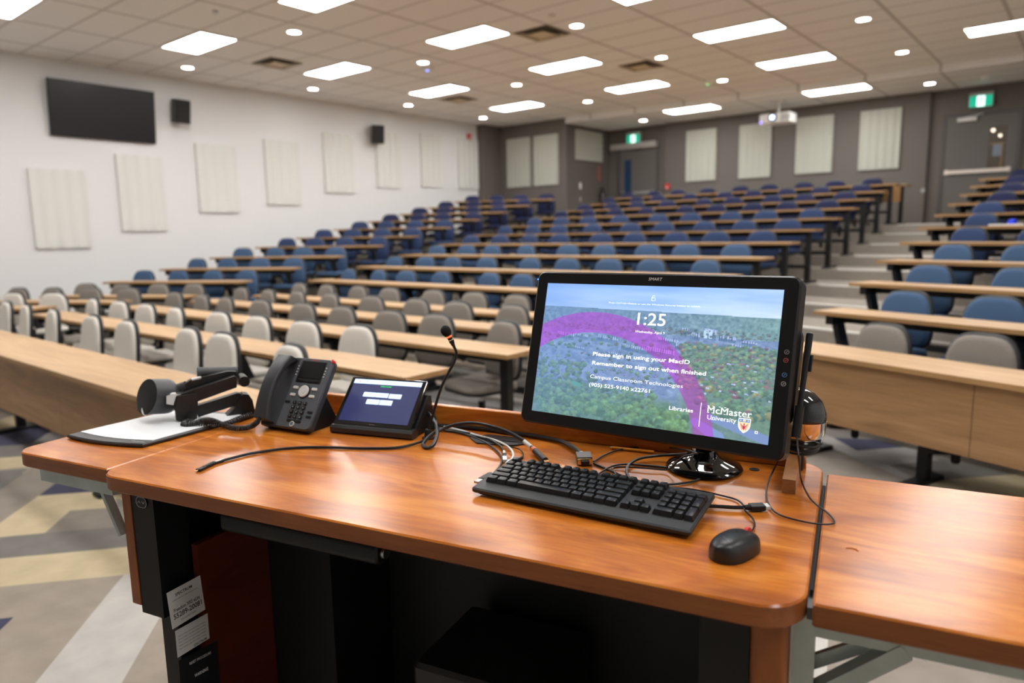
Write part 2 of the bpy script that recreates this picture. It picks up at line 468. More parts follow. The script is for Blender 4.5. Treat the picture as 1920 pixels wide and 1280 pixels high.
for i in range(0, 5):
    for j in range(-2, 5):  # panels outside the view are added on the grid to light lectern and front chairs
        if j == 4 and i in (0, 3): continue
        if i == 4 and j > -1: continue
        y = LY0+2.44*j
        if y < YF+0.5: continue
        spots.append((i, j, LX0+3.05*i, y, HC2 if j == 4 else HC))
for (i, j, x, y, z) in spots:
    o = pr if first else copy_tree(pr)
    first = False
    o.location = (x, y, z-0.001)
    far = 4-j
    o['label'] = 'bright rectangular ceiling panel, %s, %s from the back wall' % (COLN[i], ORD[far])
# round downlights
pc = empty('downlight', '', 'ceiling light', (0, 0, 0), 0, 'round recessed downlights')
n_ = 24
MB().lathe([(0.105, 0.002), (0.105, -0.006), (0.088, -0.010), (0.086, -0.003)], 28).build('trim_ring', tf, pc)
MB().lathe([(0.0855, 0.001), (0.0855, -0.005)], 28).build('lens', can_m, pc)
first = True
for i in range(4):
    for j in range(-2, 5):  # nearest downlights are out of view, added along with the unseen panels
        if i == 0 and j == 4: continue
        if i == 2 and j == 4: continue
        if j < 0 and i < 2: continue
        x, y = -11.94+3.055*i, 6.09+2.445*j
        o = pc if first else copy_tree(pc); first = False
        o.location = (x, y, (HC2 if j == 4 else HC)-0.001)
        o['label'] = 'round white downlight, %s, %s from the back wall' % (COLN[i], ORD[4-j])
# square air diffusers
vm = mat('beige vent metal', (0.45, 0.38, 0.27), 0.5); vmd = mat('vent throat', (0.10, 0.085, 0.065), 0.7)
pv = empty('ceiling_vent', '', 'air vent', (0, 0, 0), 0, 'square ceiling air vents')
v = MB()
for s_ in (0.30, 0.235, 0.17):
    z0 = -0.004-(0.30-s_)*0.12
    v.loft([[(-s_, -s_, z0-0.006), (s_, -s_, z0-0.006), (s_, s_, z0-0.006), (-s_, s_, z0-0.006)], [(-s_+0.05, -s_+0.05, z0+0.03), (s_-0.05, -s_+0.05, z0+0.03), (s_-0.05, s_-0.05, z0+0.03), (-s_+0.05, s_-0.05, z0+0.03)]], cap=False)
v.build('cone', vm, pv)
MB().box(-0.13, 0.13, -0.13, 0.13, -0.022, -0.016).build('core_plate', mat('pale vent core', (0.6, 0.52, 0.38), 0.6), pv)
MB().box(-0.29, 0.29, -0.29, 0.29, -0.004, 0.0).build('backing', vmd, pv)
for n, (x, y, lb) in enumerate([(-10.63, 6.93, 'square beige air vent right of the television, nearest the white wall'), (-6.41, 8.51, 'large-looking square beige air vent nearest above the lectern'),
                                (-6.37, 11.29, 'square beige air vent near the middle of the ceiling'), (-10.70, 11.29, 'small-looking square air vent beyond a bright panel near the back left')]):
    o = pv if n == 0 else copy_tree(pv)
    o.location = (x, y, HC-0.001); o['label'] = lb
def disc_thing(name, label, cat, p, r, h, m, lens=None):
    t = empty(name, label, cat, p)
    MB().lathe([(r, 0.0), (r, -h*0.4), (r*0.75, -h), (0.001, -h)], 20).build('housing', m, t)
    if lens: MB().lathe([(r*0.22, -h), (r*0.2, -h-0.006), (0.001, -h-0.006)], 12).build('indicator', lens, t)
    return t
disc_thing('sprinkler_head', 'small dark sprinkler head above the television', 'sprinkler', (-8.8, 4.9, HC), 0.035, 0.03, steel)
disc_thing('smoke_detector', 'small off-white round detector beside the nearest air vent', 'smoke detector', (-5.79, 7.90, HC), 0.055, 0.03, tf)
disc_thing('wireless_access_point', 'round white ceiling device with a small blue light', 'access point', (-9.14, 8.87, HC), 0.12, 0.04, white_pl, glow('blue led', (0.15, 0.25, 1.0), 4))
disc_thing('wireless_access_point', 'round white ceiling device with a small green light', 'access point', (-6.10, 13.36, HC), 0.09, 0.05, white_pl, glow('green led', (0.1, 1.0, 0.25), 3))
disc_thing('wireless_access_point', 'small white dome on the rear ceiling above the right door', 'access point', (-1.9, 15.9, HC2), 0.08, 0.05, white_pl)

# projector hanging at the back
pp = at(1460, 222, y=15.7)
pj = empty('projector', 'white ceiling projector with a glowing lens at the back', 'projector', (pp.x, 15.7, pp.z), R_(0))
MB().prism(rrect(-0.34, 0.31, -0.22, 0.22, 0.04), -0.11, 0.09, 0.015).build('body', white_pl, pj)
v = MB(); v.cyl((-0.05, -0.20, 0.0), (-0.05, -0.245, 0.0), 0.085, n=24); v.build('lens_barrel', black_plastic, pj)
v = MB(); v.cyl((-0.05, -0.246, 0.0), (-0.05, -0.25, 0.0), 0.05, n=20); v.build('lens_glass', glow('projector lens light', (0.55, 0.7, 1.0), 4.0), pj)
v = MB()
for k in range(8): v.box(0.12+k*0.028, 0.135+k*0.028, -0.224, -0.219, -0.08, 0.06)
v.build('vent_grille', mat('grey grille', (0.25, 0.25, 0.25), 0.6), pj)
zt_ = HC2-pp.z
v = MB(); v.cyl((0, 0, 0.1), (0, 0, zt_-0.02), 0.018); v.box(-0.14, 0.14, -0.1, 0.1, zt_-0.03, zt_); v.build('ceiling_mount', white_pl, pj)
v = MB(); v.cyl((-0.30, -0.222, -0.08), (-0.30, -0.228, -0.08), 0.018); v.build('status_light', glow('violet led', (0.25, 0.15, 1.0), 4), pj)

# ------------------------------------------------------------------ left wall: television, speakers, acoustic panels
tvp = Vector((XL+0.11, 5.045, EYE+2.07))
tv = empty('television', 'large black wall-mounted television on the white wall', 'television', mtx=Matrix.Translation(tvp) @ RZ(R_(90)) @ Matrix.Rotation(R_(0), 4, 'X'))
tilt = Matrix.Rotation(R_(6), 4, 'X')
def bez(mb, x0, x1, z0, z1, r, y0, y1, M=None):
    mb.prism(rrect(x0, x1, z0, z1, r), -y1, -y0, 0.003, (M @ XZ) if M is not None else XZ)
v = MB(); v.prism(rrect(-0.81, 0.81, -0.43, 0.43, 0.012), -0.045, 0.0, 0.004, tilt @ XZ); v.build('case', black_plastic, tv)
v = MB(); v.prism(rrect(-0.797, 0.797, -0.417, 0.417, 0.004), 0.0, 0.0015, 0, tilt @ XZ); v.build('screen', mat('dark tv glass', (0.012, 0.011, 0.014), 0.22, spec=0.6), tv)
v = MB(); v.box(-0.2, 0.2, 0.04, 0.108, -0.15, 0.15); v.build('wall_bracket', black, tv)
def speaker(y, z, label, rz):
    t = empty('wall_speaker', label, 'speaker', mtx=Matrix.Translation((XL+0.19, y, z)) @ RZ(R_(90)+rz) @ Matrix.Rotation(R_(8), 4, 'X'), group='black wall speakers')
    v = MB(); v.prism([(-0.14, -0.09), (0.14, -0.09), (0.10, 0.11), (-0.10, 0.11)], -0.2, 0.2, 0.01); v.build('cabinet', black_plastic, t)
    v = MB(); v.box(-0.13, 0.13, -0.096, -0.0895, -0.19, 0.19); v.build('grille', mat('speaker mesh', (0.006, 0.006, 0.006), 0.7), t)
    v = MB(); v.cyl((0, 0.10, 0), (0, 0.17, 0), 0.02); v.box(-0.05, 0.05, 0.16, 0.172, -0.05, 0.05); v.build('bracket', black, t)
speaker(6.26, EYE+2.22, 'black wall speaker just right of the television', R_(8))
speaker(10.68, EYE+2.24, 'black wall speaker among the white panels, farther along the wall', R_(-22))
def acoustic(name, w_, h_, m, mtx, label, group, horiz=False, ridges=6):
    t = empty(name, label, 'acoustic panel', mtx=mtx, group=group)
    v = MB(); prof = []
    n = ridges*8+1
    for i in range(n):
        x = -w_/2+w_*i/(n-1); ph = i/(n-1)*ridges*2*math.pi
        prof.append((x, -0.045-0.011*math.cos(ph)))
    A = [(x, y, -h_/2) for x, y in prof]+[(w_/2, 0, -h_/2), (-w_/2, 0, -h_/2)]
    B = [(p[0], p[1], h_/2) for p in A]
    M = Matrix.Rotation(R_(90), 4, 'Y') if horiz else None
    v.loft([A, B], M); v.build('ridged_face', m, t, smooth_ang=50)
    return t
LP = [(3.871, 4.665, 1.13, -0.10), (5.17, 5.928, 1.43, 0.16), (6.56, 7.34, 1.725, 0.49), (7.955, 8.72, 1.92, 0.66), (9.34, 10.10, 2.18, 0.94), (10.76, 11.48, 2.33, 1.10), (12.14, 12.85, 2.43, 1.17), (13.425, 14.17, 2.43, 1.17)]
for n, (y0, y1, z1, z0) in enumerate(LP):
    acoustic('acoustic_panel', y1-y0, z1-z0, panel_white, Matrix.Translation((XL+0.001, (y0+y1)/2, EYE+(z0+z1)/2)) @ RZ(R_(90)),
             'white ridged acoustic panel, %s along the white wall from the television end' % ORD[n], 'white panels on the left wall', ridges=4)
for n, (x0, x1) in enumerate([(-12.40, -11.60), (-11.50, -10.72)]):
    acoustic('acoustic_panel', x1-x0-0.02, 1.25, panel_grey, Matrix.Translation(((x0+x1)/2, 14.899, EYE+1.84)), 'grey ridged panel in the far corner, %s of a close pair' % ('left' if n == 0 else 'right'), 'grey panels at the back', ridges=5)
acoustic('acoustic_panel', 0.74, 1.22, panel_grey, Matrix.Translation((-10.499, 15.9, EYE+2.21)) @ RZ(R_(90)) , 'grey panel laid sideways with level ridges in the door recess', 'grey panels at the back', horiz=True, ridges=5)
for n, (x0, x1, z) in enumerate([(-8.15, -7.37, 1.82), (-6.80, -6.05, 1.81), (-5.49, -4.71, 1.83), (-4.17, -3.39, 1.82)]):
    acoustic('acoustic_panel', x1-x0, 1.22, panel_grey, Matrix.Translation(((x0+x1)/2, 16.759, EYE+z)), 'grey ridged panel on the back wall, %s from the left' % ORD[n], 'grey panels at the back', ridges=5)
# fire alarm boxes, switches
def wallbox(name, label, cat, loc, rz, w_, h_, d_, m, extra=None):
    t = empty(name, label, cat, loc, rz)
    v = MB(); v.prism(rrect(-w_/2, w_/2, -h_/2, h_/2, min(w_, h_)*0.12), 0.001, d_, 0.004, XZ); v.build('cover', m, t)
    if extra: extra(t)
    return t
def ex_alarm(t):
    v = MB(); v.prism(rrect(-0.025, 0.025, -0.045, -0.005, 0.008), 0.051, 0.056, 0, XZ); v.build('strobe', white_pl, t)
wallbox('fire_alarm_horn', 'small red fire alarm high on the white wall near its far end', 'fire alarm', (XL, 13.87, EYE+2.49), R_(90), 0.13, 0.15, 0.05, red, ex_alarm)
wallbox('fire_alarm_pull', 'small red pull station on the back wall beside the left door', 'fire alarm', (-8.86+0.2, 16.76, EYE+1.12), 0, 0.12, 0.14, 0.05, red, ex_alarm)
def ex_sw(t):
    v = MB(); v.box(-0.012, 0.012, -0.018, -0.011, -0.025, 0.025); v.build('toggle', white_pl, t)
wallbox('light_switch', 'upper white switch plate on the dark recess wall', 'light switch', (-10.5, 15.51, EYE+1.19), R_(90), 0.09, 0.16, 0.012, white_pl, ex_sw)
wallbox('wall_outlet', 'lower grey switch plate beneath the white one', 'light switch', (-10.5, 15.51, EYE+0.85), R_(90), 0.08, 0.12, 0.012, mat('grey plate', (0.3, 0.28, 0.25), 0.5), ex_sw)
fx = empty('fire_extinguisher', 'red fire extinguisher and sign in the dark corner beside the left door', 'fire extinguisher', (-10.38, 16.4, RISE*10+0.55))
v = MB(); v.lathe([(0.001, 0), (0.07, 0.01), (0.075, 0.05), (0.075, 0.40), (0.05, 0.47), (0.02, 0.50), (0.001, 0.50)], 18); v.build('cylinder_body', mat('dark extinguisher', (0.03, 0.02, 0.02), 0.3), fx)
v = MB(); v.cyl((0, 0, 0.5), (0, 0, 0.56), 0.02); v.box(-0.015, 0.015, -0.08, 0.03, 0.55, 0.575); v.build('valve_handle', black, fx)
v = MB(); v.box(-0.118, -0.112, -0.07, 0.07, 0.75, 1.15); v.build('sign_plate', mat('faded red sign', (0.35, 0.12, 0.1), 0.5), fx)

# ------------------------------------------------------------------ doors
ZP = RISE*10
def door(n, x0, x1, ztop, win, label):
    t = props(empty('door_%d' % n, loc=((x0+x1)/2, 16.868, ZP)), kind='structure')
    hw, h = (x1-x0)/2, ztop-ZP
    v = MB()
    v.box(-hw-0.07, -hw, -0.035, 0.0, 0, h+0.07); v.box(hw, hw+0.07, -0.035, 0.0, 0, h+0.07); v.box(-hw, hw, -0.035, 0, h, h+0.07)
    v.build('door_frame', mat('door frame paint', (0.075, 0.068, 0.063), 0.4), t)
    wx0, wx1, wz0, wz1 = win
    v = MB(); y0, y1 = -0.02, 0.0
    v.box(-hw+0.004, wx0, y0, y1, 0.01, h-0.005); v.box(wx1, hw-0.004, y0, y1, 0.01, h-0.005)
    v.box(wx0, wx1, y0, y1, 0.01, wz0); v.box(wx0, wx1, y0, y1, wz1, h-0.005)
    v.build('door_leaf', door_grey, t)
    return t, hw, h
d1, hw, h = door(1, -10.13, -9.05, EYE+2.15, (-0.40, -0.19, 0.55, 1.83), '')
v = MB(); v.box(-0.40, -0.19, -0.012, -0.006, 0.55, 1.83); v.build('glass', mat('blue corridor glass', (0.012, 0.045, 0.11), 0.25), d1)
v = MB(); v.box(-0.42, 0.5, -0.09, -0.055, 0.93, 0.99); v.box(-0.46, -0.40, -0.06, -0.02, 0.91, 1.01); v.box(0.44, 0.5, -0.06, -0.02, 0.91, 1.01); v.build('push_bar', steel, d1)
d2, hw, h = door(2, -2.60, -1.42, EYE+2.13, (0.14, 0.43, 1.02, 1.84), '')
v = MB(); v.box(0.14, 0.43, -0.010, -0.004, 1.02, 1.84); v.build('glass', mat('dark corridor glass', (0.09, 0.075, 0.055), 0.15), d2)
v = MB()
for (a, b, r) in ((0.20, 1.77, 0.035), (0.32, 1.66, 0.03)): v.cyl((a, -0.012, b), (a, -0.014, b), r, n=12)
v.build('corridor_lamp', glow('corridor lamp seen through glass', (1.0, 0.85, 0.65), 1.6), d2)
v = MB(); v.box(0.22, 0.36, -0.013, -0.0105, 1.28, 1.50); v.build('notice_paper', mat('blue grey notice', (0.22, 0.27, 0.33), 0.6), d2)
v = MB()
for a in ((0.17, 0.40, 1.50, 1.53), (0.17, 0.40, 1.03, 1.06), (0.35, 0.38, 1.06, 1.50)): v.box(a[0], a[1], -0.0125, -0.0104, a[2], a[3])
v.build('corridor_frame', mat('ochre wood', (0.25, 0.15, 0.05), 0.5), d2)
v = MB(); v.box(-0.55, 0.52, -0.085, -0.05, 0.98, 1.045); v.box(-0.57, -0.5, -0.06, -0.02, 0.97, 1.06); v.box(0.46, 0.53, -0.06, -0.02, 0.97, 1.06); v.build('push_bar', mat('warm steel bar', (0.7, 0.62, 0.55), 0.35, metal=0.5), d2)
v = MB(); v.box(-0.40, -0.08, -0.09, -0.02, 1.98, 2.05, ch=0.006); v.beam((-0.3, -0.05, 2.05), (0.02, -0.05, 2.10), 0.02, 0.01); v.build('door_closer', white_pl, d2)
# automatic door operator over the left door
t = empty('door_operator', 'long pale box of an automatic opener above the left door', 'door opener', (-9.68, 16.78, EYE+2.22))
v = MB(); v.box(-0.68, 0.68, -0.06, 0.05, -0.075, 0.075, ch=0.01); v.build('housing', mat('pale aluminium', (0.45, 0.43, 0.41), 0.4, metal=0.3), t)
v = MB(); v.beam((0.3, -0.02, -0.06), (0.05, -0.02, -0.12), 0.03, 0.015); v.build('arm', black, t)
# exit signs
green_m = glow('exit sign green', (0.0, 0.42, 0.26), 0.8); wht_m = glow('exit sign white', (0.75, 1.0, 0.95), 1.5)
def exit_sign(loc, label):
    t = empty('exit_sign', label, 'exit sign', loc, 0, 'green exit signs')
    v = MB(); v.box(-0.20, 0.20, -0.05, 0.03, -0.14, 0.14, ch=0.008); v.build('case', mat('sign case', (0.4, 0.38, 0.36), 0.4), t)
    v = MB(); v.box(-0.185, 0.185, -0.054, -0.0505, -0.13, 0.075); v.build('green_face', green_m, t)
    v = MB(); v.box(-0.065, 0.065, -0.057, -0.0545, -0.125, 0.07); v.build('white_field', wht_m, t)
    v = MB(); Y = -0.0600
    v.cyl((0.012, -0.0575, 0.042), (0.012, Y, 0.042), 0.014, n=10)
    for a in (((0.01, 0.025), (-0.008, -0.035), 0.022), ((-0.008, -0.03), (0.022, -0.06), 0.016), ((0.022, -0.06), (0.012, -0.10), 0.014), ((-0.008, -0.03), (-0.02, -0.07), 0.016), ((-0.02, -0.07), (-0.045, -0.09), 0.013), ((0.01, 0.02), (0.035, -0.005), 0.012), ((0.005, 0.02), (-0.035, 0.0), 0.012)):
        v.beam((a[0][0], (Y-0.0575)/2, a[0][1]), (a[1][0], (Y-0.0575)/2, a[1][1]), a[2], 0.002, up=Vector((0, 1, 0)))
    v.build('running_figure', green_m, t)
    return t
exit_sign((-9.65, 16.76, EYE+2.42), 'green running-man exit sign above the left door')
exit_sign((-2.04, 16.82, EYE+2.41), 'green running-man exit sign above the right door')
v = MB(); v.cyl((0, 0, 0), (0, -0.03, 0), 0.045, n=18); o = v.build('wall_button', mat('grey knob', (0.35, 0.34, 0.33), 0.4), label='small round grey knob on the back wall left of the right door', cat='wall button'); o.location = at(1731, 357, y=16.76)

# ================================================================== SEATING
def pad_outline(w0, w1, z0, z1, n=30):
    pts = []
    zc = (z0+z1)/2; hh = (z1-z0)/2
    for i in range(n):
        a = 2*math.pi*i/n; c, s_ = math.cos(a), math.sin(a)
        e = 0.54 if s_ > 0 else 0.5
        X = math.copysign(abs(c)**e, c); Z = math.copysign(abs(s_)**(0.72 if s_ > 0 else 0.5), s_)
        wz = w0+(w1-w0)*(Z+1)/2
        pts.append((X*wz/2, zc+Z*hh))
    return pts
def pad(mb, w0, w1, z0, z1, yb, yf, curve=0.25, lean=0.10, M=None):
    O = pad_outline(w0, w1, z0, z1); zc = (z0+z1)/2
    def ring(k, y): return [((x*k), y+curve*(-(x*k)**2)+(zc+(z-zc)*k-z0)*lean, zc+(z-zc)*k) for x, z in O]
    s = 1 if yf > yb else -1; d = yf-yb
    mb.loft([ring(0.96, yb), ring(1.0, yb+0.15*d), ring(1.0, yb+0.55*d), ring(0.95, yb+0.88*d), ring(0.85, yf), ring(0.4, yf)], M)
SH = {}
def chair_meshes():
    v = MB(); pad(v, 0.435, 0.365, 0.455, 0.868, 0.205, 0.160); SH['backrest'] = v
    v = MB(); pad(v, 0.460, 0.392, 0.44, 0.883, 0.222, 0.186); SH['back_shell'] = v
    v = MB(); r = rrect(-0.225, 0.225, -0.235, 0.20, [0.12, 0.12, 0.07, 0.07], 5)
    def rg(k, z): return [(x*k, y*k, z) for x, y in r]
    v.loft([rg(0.97, 0.405), rg(1, 0.42), rg(1, 0.44), rg(0.95, 0.456), rg(0.8, 0.462)]); SH['seat'] = v
    v = MB(); v.loft([rg(0.6, 0.365), rg(0.98, 0.392), rg(1.02, 0.412)]); SH['seat_shell'] = v
    v = MB(); v.tube([(0, 0.05, 0.375), (0, 0.20, 0.37), (0, 0.262, 0.40), (0, 0.262, 0.50), (0, 0.268, 0.62)], 0.022, n=6, sub=4); SH['back_bar'] = v
    v = MB(); v.cyl((0, 0, 0.29), (0, 0, 0.375), 0.013, n=10); SH['lift_rod'] = v
    v = MB(); v.cyl((0, 0, 0.135), (0, 0, 0.30), 0.026, n=14); v.cyl((0, 0, 0.12), (0, 0, 0.135), 0.018, 0.026, n=14); SH['lift_tube'] = v
    v = MB(); v.beam((0, 0, 0.20), (-0.05, -0.20, 0.225), 0.05, 0.045, ch=0.006); SH['swing_arm'] = v
chair_meshes()
protos = {}
def chair(col):
    if col in protos: return copy_tree(protos[col])
    t = empty('swivel_chair')
    t['category'] = 'chair'
    SH['backrest'].build('backrest', fabric[col], t, smooth_ang=60)
    SH['back_shell'].build('back_shell', shell_blk, t, smooth_ang=60)
    SH['seat'].build('seat', fabric[col], t, smooth_ang=60); SH['seat_shell'].build('seat_shell', shell_blk, t)
    SH['back_bar'].build('back_bar', black, t); SH['lift_rod'].build('lift_rod', steel, t); SH['lift_tube'].build('lift_tube', black, t)
    SH['swing_arm'].build('swing_arm', black, t)
    protos[col] = t
    return t
def put_chair(col, x, y, z, rz, label, group):
    c = chair(col); c.location = (x, y, z); c.rotation_euler = (0, 0, rz); c['label'] = label; c['group'] = group
    return c

DT = 0.030
def desk(x, y, z, ang, length, depth, legs, label, group, straight=(), front_panel=False, seams=None):
    """desk standing on z; (x, y) is the left end of its audience-side... lectern-side edge"""
    t = empty('long_desk', label, 'desk', (x, y, z), ang, group)
    v = MB(); v.cur = 0
    v.box(0, length, 0, depth, 0.73-DT+0.0005, 0.73, ch=0.0)
    v.mi = [0, 0, 1, 1, 1, 1]
    v.build('desktop', [oak, oak_edge], t)
    if not front_panel:
        v = MB(); v.box(0.15, length-0.15, depth*0.5-0.03, depth*0.5+0.03, 0.73-DT-0.06, 0.73-DT); v.build('support_rail', black, t)
    for i, lx in enumerate(legs):
        v = MB()
        if i in straight:
            yy = 0.12
            v.box(lx-0.035, lx+0.035, yy-0.03, yy+0.03, 0.0, 0.73-DT, ch=0.004)
            v.box(lx-0.05, lx+0.05, yy-0.11, yy+0.28, 0.0, 0.03, ch=0.008)
        elif front_panel:
            v.box(lx-0.03, lx+0.03, 0.24, 0.30, 0.0, 0.73-DT, ch=0.004)
            v.box(lx-0.045, lx+0.045, 0.02, 0.42, 0.0, 0.03, ch=0.008)
        else:
            v.beam((lx, depth*0.35, 0.71-DT), (lx, depth*0.35+0.26, 0.03), 0.045, 0.09)
            v.box(lx-0.03, lx+0.03, 0.03, depth-0.03, 0.66-DT+0.0, 0.70-DT+0.03)
            v.box(lx-0.04, lx+0.04, depth*0.35+0.02, depth*0.35+0.36, 0.0, 0.035, ch=0.008)
        v.build('leg', black, t)
    v = MB(); v.box(0.08, length-0.08, 0.07, 0.12, 0.20, 0.25) if not front_panel else v.box(0.08, length-0.08, 0.44, 0.53, 0.20, 0.25); v.build('swing_rail', black, t)
    if front_panel:
        for (a, b) in front_panel:
            v = MB(); v.box(a+0.002, b-0.002, 0.045, 0.065, 0.29, 0.73-DT-0.002); v.build('modesty_panel', oak_panel, t)
    return t

xs = [-8.79, -8.11, -7.5, -6.83, -6.04, -5.42, -4.76, -4.15, -3.48]
def fab(k): return 'light grey' if k <= 2 else 'taupe grey' if k <= 5 else 'steel blue' if k <= 8 else 'mid blue' if k <= 11 else 'navy'
G_DC, G_DL, G_DR = 'long desks of the centre block', 'short desks of the left block', 'short desks of the right block'
cl = [0.10, 2.05, 4.10, 6.05]
# centre block, rows 1..15
ROWC = {}
for k in range(1, 16):
    z = RISE*max(0, k-5); dp = 0.36
    if k == 1: y, dp = 1.50, 0.46
    elif k <= 5: y = 2.62+0.895*(k-2)
    else: y = 6.23+0.917*(k-6)
    ROWC[k] = (y, z)
    if k == 1:
        desk(-9.12, y, z, 0, 6.16, dp, [0.6, 2.4, 4.6, 5.9], 'oak front desk with a wood modesty panel left of the lectern', G_DC, front_panel=[(0.02, 2.06), (2.06, 4.10), (4.10, 6.14)])
    else:
        desk(-9.12, y, z, 0, 6.16, dp, cl, 'long oak-topped desk, %s row from the front in the centre block' % ORD[k-1], G_DC, straight=(3,))
r1x = [(14, 622), (52, 626), (107, 640), (183, 655), (243, 665), (345, 680), (412, 690), (540, 700)]
for k in range(1, 16):
    y, z = ROWC[k]
    if k == 1: lst = [(at(px, py, y=2.42).x, 2.20) for px, py in r1x]
    elif k == 2: lst = [(x, y+0.38+0.012*(x+3)) for x in xs[:8]]
    else: lst = [(x, y+0.31) for x in xs]
    for i, (x, yy) in enumerate(lst):
        rz = R_(random.uniform(-7, 7)); x += random.uniform(-0.03, 0.03); yy += random.uniform(-0.02, 0.04)
        if k == 3 and i == 8: rz = R_(-14); yy -= 0.06
        n = ORD[i]
        put_chair(fab(k), x, yy, z, rz, '%s swivel chair, %s from the left, %s row of the centre block' % (fab(k), n, ORD[k-1]), 'chairs of the centre block')
# left block: desks angled to face the lectern
for k in range(0, 13):
    y0 = 4.66+(0.874*(k-2) if k >= 2 else 0.909*(k-2)); z = RISE*max(0, k-2); x0 = -9.83
    a = R_(28); Ld = 2.35; dp = 0.36
    ca, sa = math.cos(a), math.sin(a)
    lx, ly = x0-Ld*ca, y0-Ld*sa
    desk(lx, ly, z, a, Ld, dp, [0.12, Ld-0.12], 'short oak-topped desk, %s row from the front in the block by the white wall' % ORD[k], G_DL)
    for i in range(4):
        u = 0.30+i*(Ld-0.52)/3+random.uniform(-0.03, 0.03); vv = 0.33
        col = 'light grey' if k == 0 else 'taupe grey' if k <= 2 else fab(k+3)
        put_chair(col, lx+u*ca-vv*sa, ly+u*sa+vv*ca, z, a+R_(random.uniform(-7, 7)), '%s swivel chair, %s from the left, %s row beside the white wall' % (col, ORD[i], ORD[k]), 'chairs of the left block')
# right block
for k in range(0, 11):
    y0 = 4.77+0.971*k; z = RISE*k; a = R_(-19.5); Ld = 2.75; dp = 0.36 if k else 0.44
    ca, sa = math.cos(a), math.sin(a)
    if k == 0:
        desk(-1.70, y0, z, a, Ld, dp, [0.20, 0.95, 2.0, 2.6], 'oak front desk with a wood modesty panel right of the monitor', G_DR, front_panel=[(0.0, 1.30), (1.30, 2.72)])
    else:
        desk(-1.70, y0, z, a, Ld, dp, [0.12, Ld/2, Ld-0.12], 'short oak-topped desk, %s row from the front in the right block' % ORD[k], G_DR)
    for i in range(4):
        u = 0.42+i*0.66+random.uniform(-0.02, 0.02); vv = 0.32
        if k == 0: u = (0.40, 1.05, 1.75, 2.4)[i]; vv = 0.42
        col = 'taupe grey' if k == 0 else fab(k+5)
        put_chair(col, -1.70+u*ca-vv*sa, y0+u*sa+vv*ca, z, a+R_(random.uniform(-6, 6)), '%s swivel chair, %s from the left, %s row of the right block' % (col, ORD[i], ORD[k]), 'chairs of the right block')
# small table at the end of the top row
t = empty('side_table', 'small wooden-sided table at the right end of the top row', 'table', (-3.42, 15.1, ZP))
v = MB(); v.box(-0.28, 0.52, -0.02, 0.5, 0.715, 0.745); v.build('table_top', oak, t)
v = MB(); v.box(-0.02, 0.42, 0.0, 0.02, 0.42, 0.715); v.build('front_panel', mat('orange oak panel', (0.36, 0.19, 0.07), 0.5), t)
for a in (-0.2, 0.42):
    v = MB(); v.box(a-0.03, a+0.03, 0.06, 0.14, 0.0, 0.715); v.box(a-0.04, a+0.04, 0.0, 0.44, 0, 0.03); v.build('leg', black, t)
# papers and a cap lying on the right-hand shelves
v = MB(); v.box(-0.16, 0.16, -0.11, 0.11, 0, 0.02); o = v.build('paper_stack', label_white, label='small stack of white paper on a desk in the right block', cat='paper'); PC_ = at(1888, 417, y=9.72); o.location = (PC_.x, 9.72, RISE*5+0.7305)
v = MB(); v.lathe([(0.001, 0), (0.045, 0.0), (0.048, 0.02), (0.032, 0.048), (0.001, 0.055)], 18); o = v.build('blue_cap', mat('bright blue cloth', (0.0, 0.03, 0.7), 0.6), label='bright blue rounded cap on the white paper in the right block', cat='cap'); o.location = (PC_.x+0.05, 9.72, RISE*5+0.7505)

# ================================================================== LECTERN
TZ = 1.0
LO = at(178, 887, z=TZ); LA = R_(14)
lex = Vector((math.cos(LA), math.sin(LA), 0)); ley = Vector((-math.sin(LA), math.cos(LA), 0))
def LW(x, y, z=TZ): return Vector((LO.x, LO.y, 0))+lex*x+ley*y+Vector((0, 0, z))
lec = empty('lectern', 'cherry-wood lectern with folding side leaves and a black interior', 'lectern', (LO.x, LO.y, 0), LA)
TH = 0.036
def top_obj(name, pts, z0, z1, parent, seam=False):
    v = MB(); v.prism(pts, z0, z1, 0.003)
    n = len(pts); mi = []
    for r in range(3): mi += [(0 if r == 2 else 1)]*n
    v.mi = mi+[1, 0]
    return v.build(name, [cherry, cherry_edge], parent, smooth_ang=40)
top_obj('worktop', rrect(0.0, 1.49, 0.0, 0.69, [0.055, 0.07, 0.06, 0.0], 8), TZ-TH, TZ, lec)
top_obj('side_leaf', rrect(-0.365, -0.003, 0.03, 0.60, [0.05, 0.0, 0.0, 0.05], 6), TZ-TH, TZ, lec)
top_obj('side_leaf', rrect(1.4985, 2.06, 0.035, 0.625, [0.004, 0.05, 0.05, 0.004], 6), TZ-TH, TZ, lec)
# back rail with rounded end and the sloping end block
v = MB()
pr_ = [(0.02, TZ), (1.455, TZ)]
arc = [(1.455-0.05+0.05*math.cos(R_(a)), TZ+0.008+0.05*math.sin(R_(a))) for a in range(0, 91, 15)]
v.prism([(0.02, TZ+0.0005), (1.455, TZ+0.0005)]+arc+[(0.02, TZ+0.058)], -0.662, -0.640, 0.002, XZ)
v.build('back_rail', cherry, lec)
v = MB()
v.add([(1.420, 0.47, TZ+0.0005), (1.445, 0.47, TZ+0.0005), (1.445, 0.64, TZ+0.0005), (1.420, 0.64, TZ+0.0005), (1.420, 0.472, TZ+0.028), (1.445, 0.472, TZ+0.028), (1.445, 0.64, TZ+0.055), (1.420, 0.64, TZ+0.055)],
      [(3, 2, 1, 0), (4, 5, 6, 7), (0, 1, 5, 4), (1, 2, 6, 5), (2, 3, 7, 6), (3, 0, 4, 7)])
v.build('end_block', brackwood, lec)
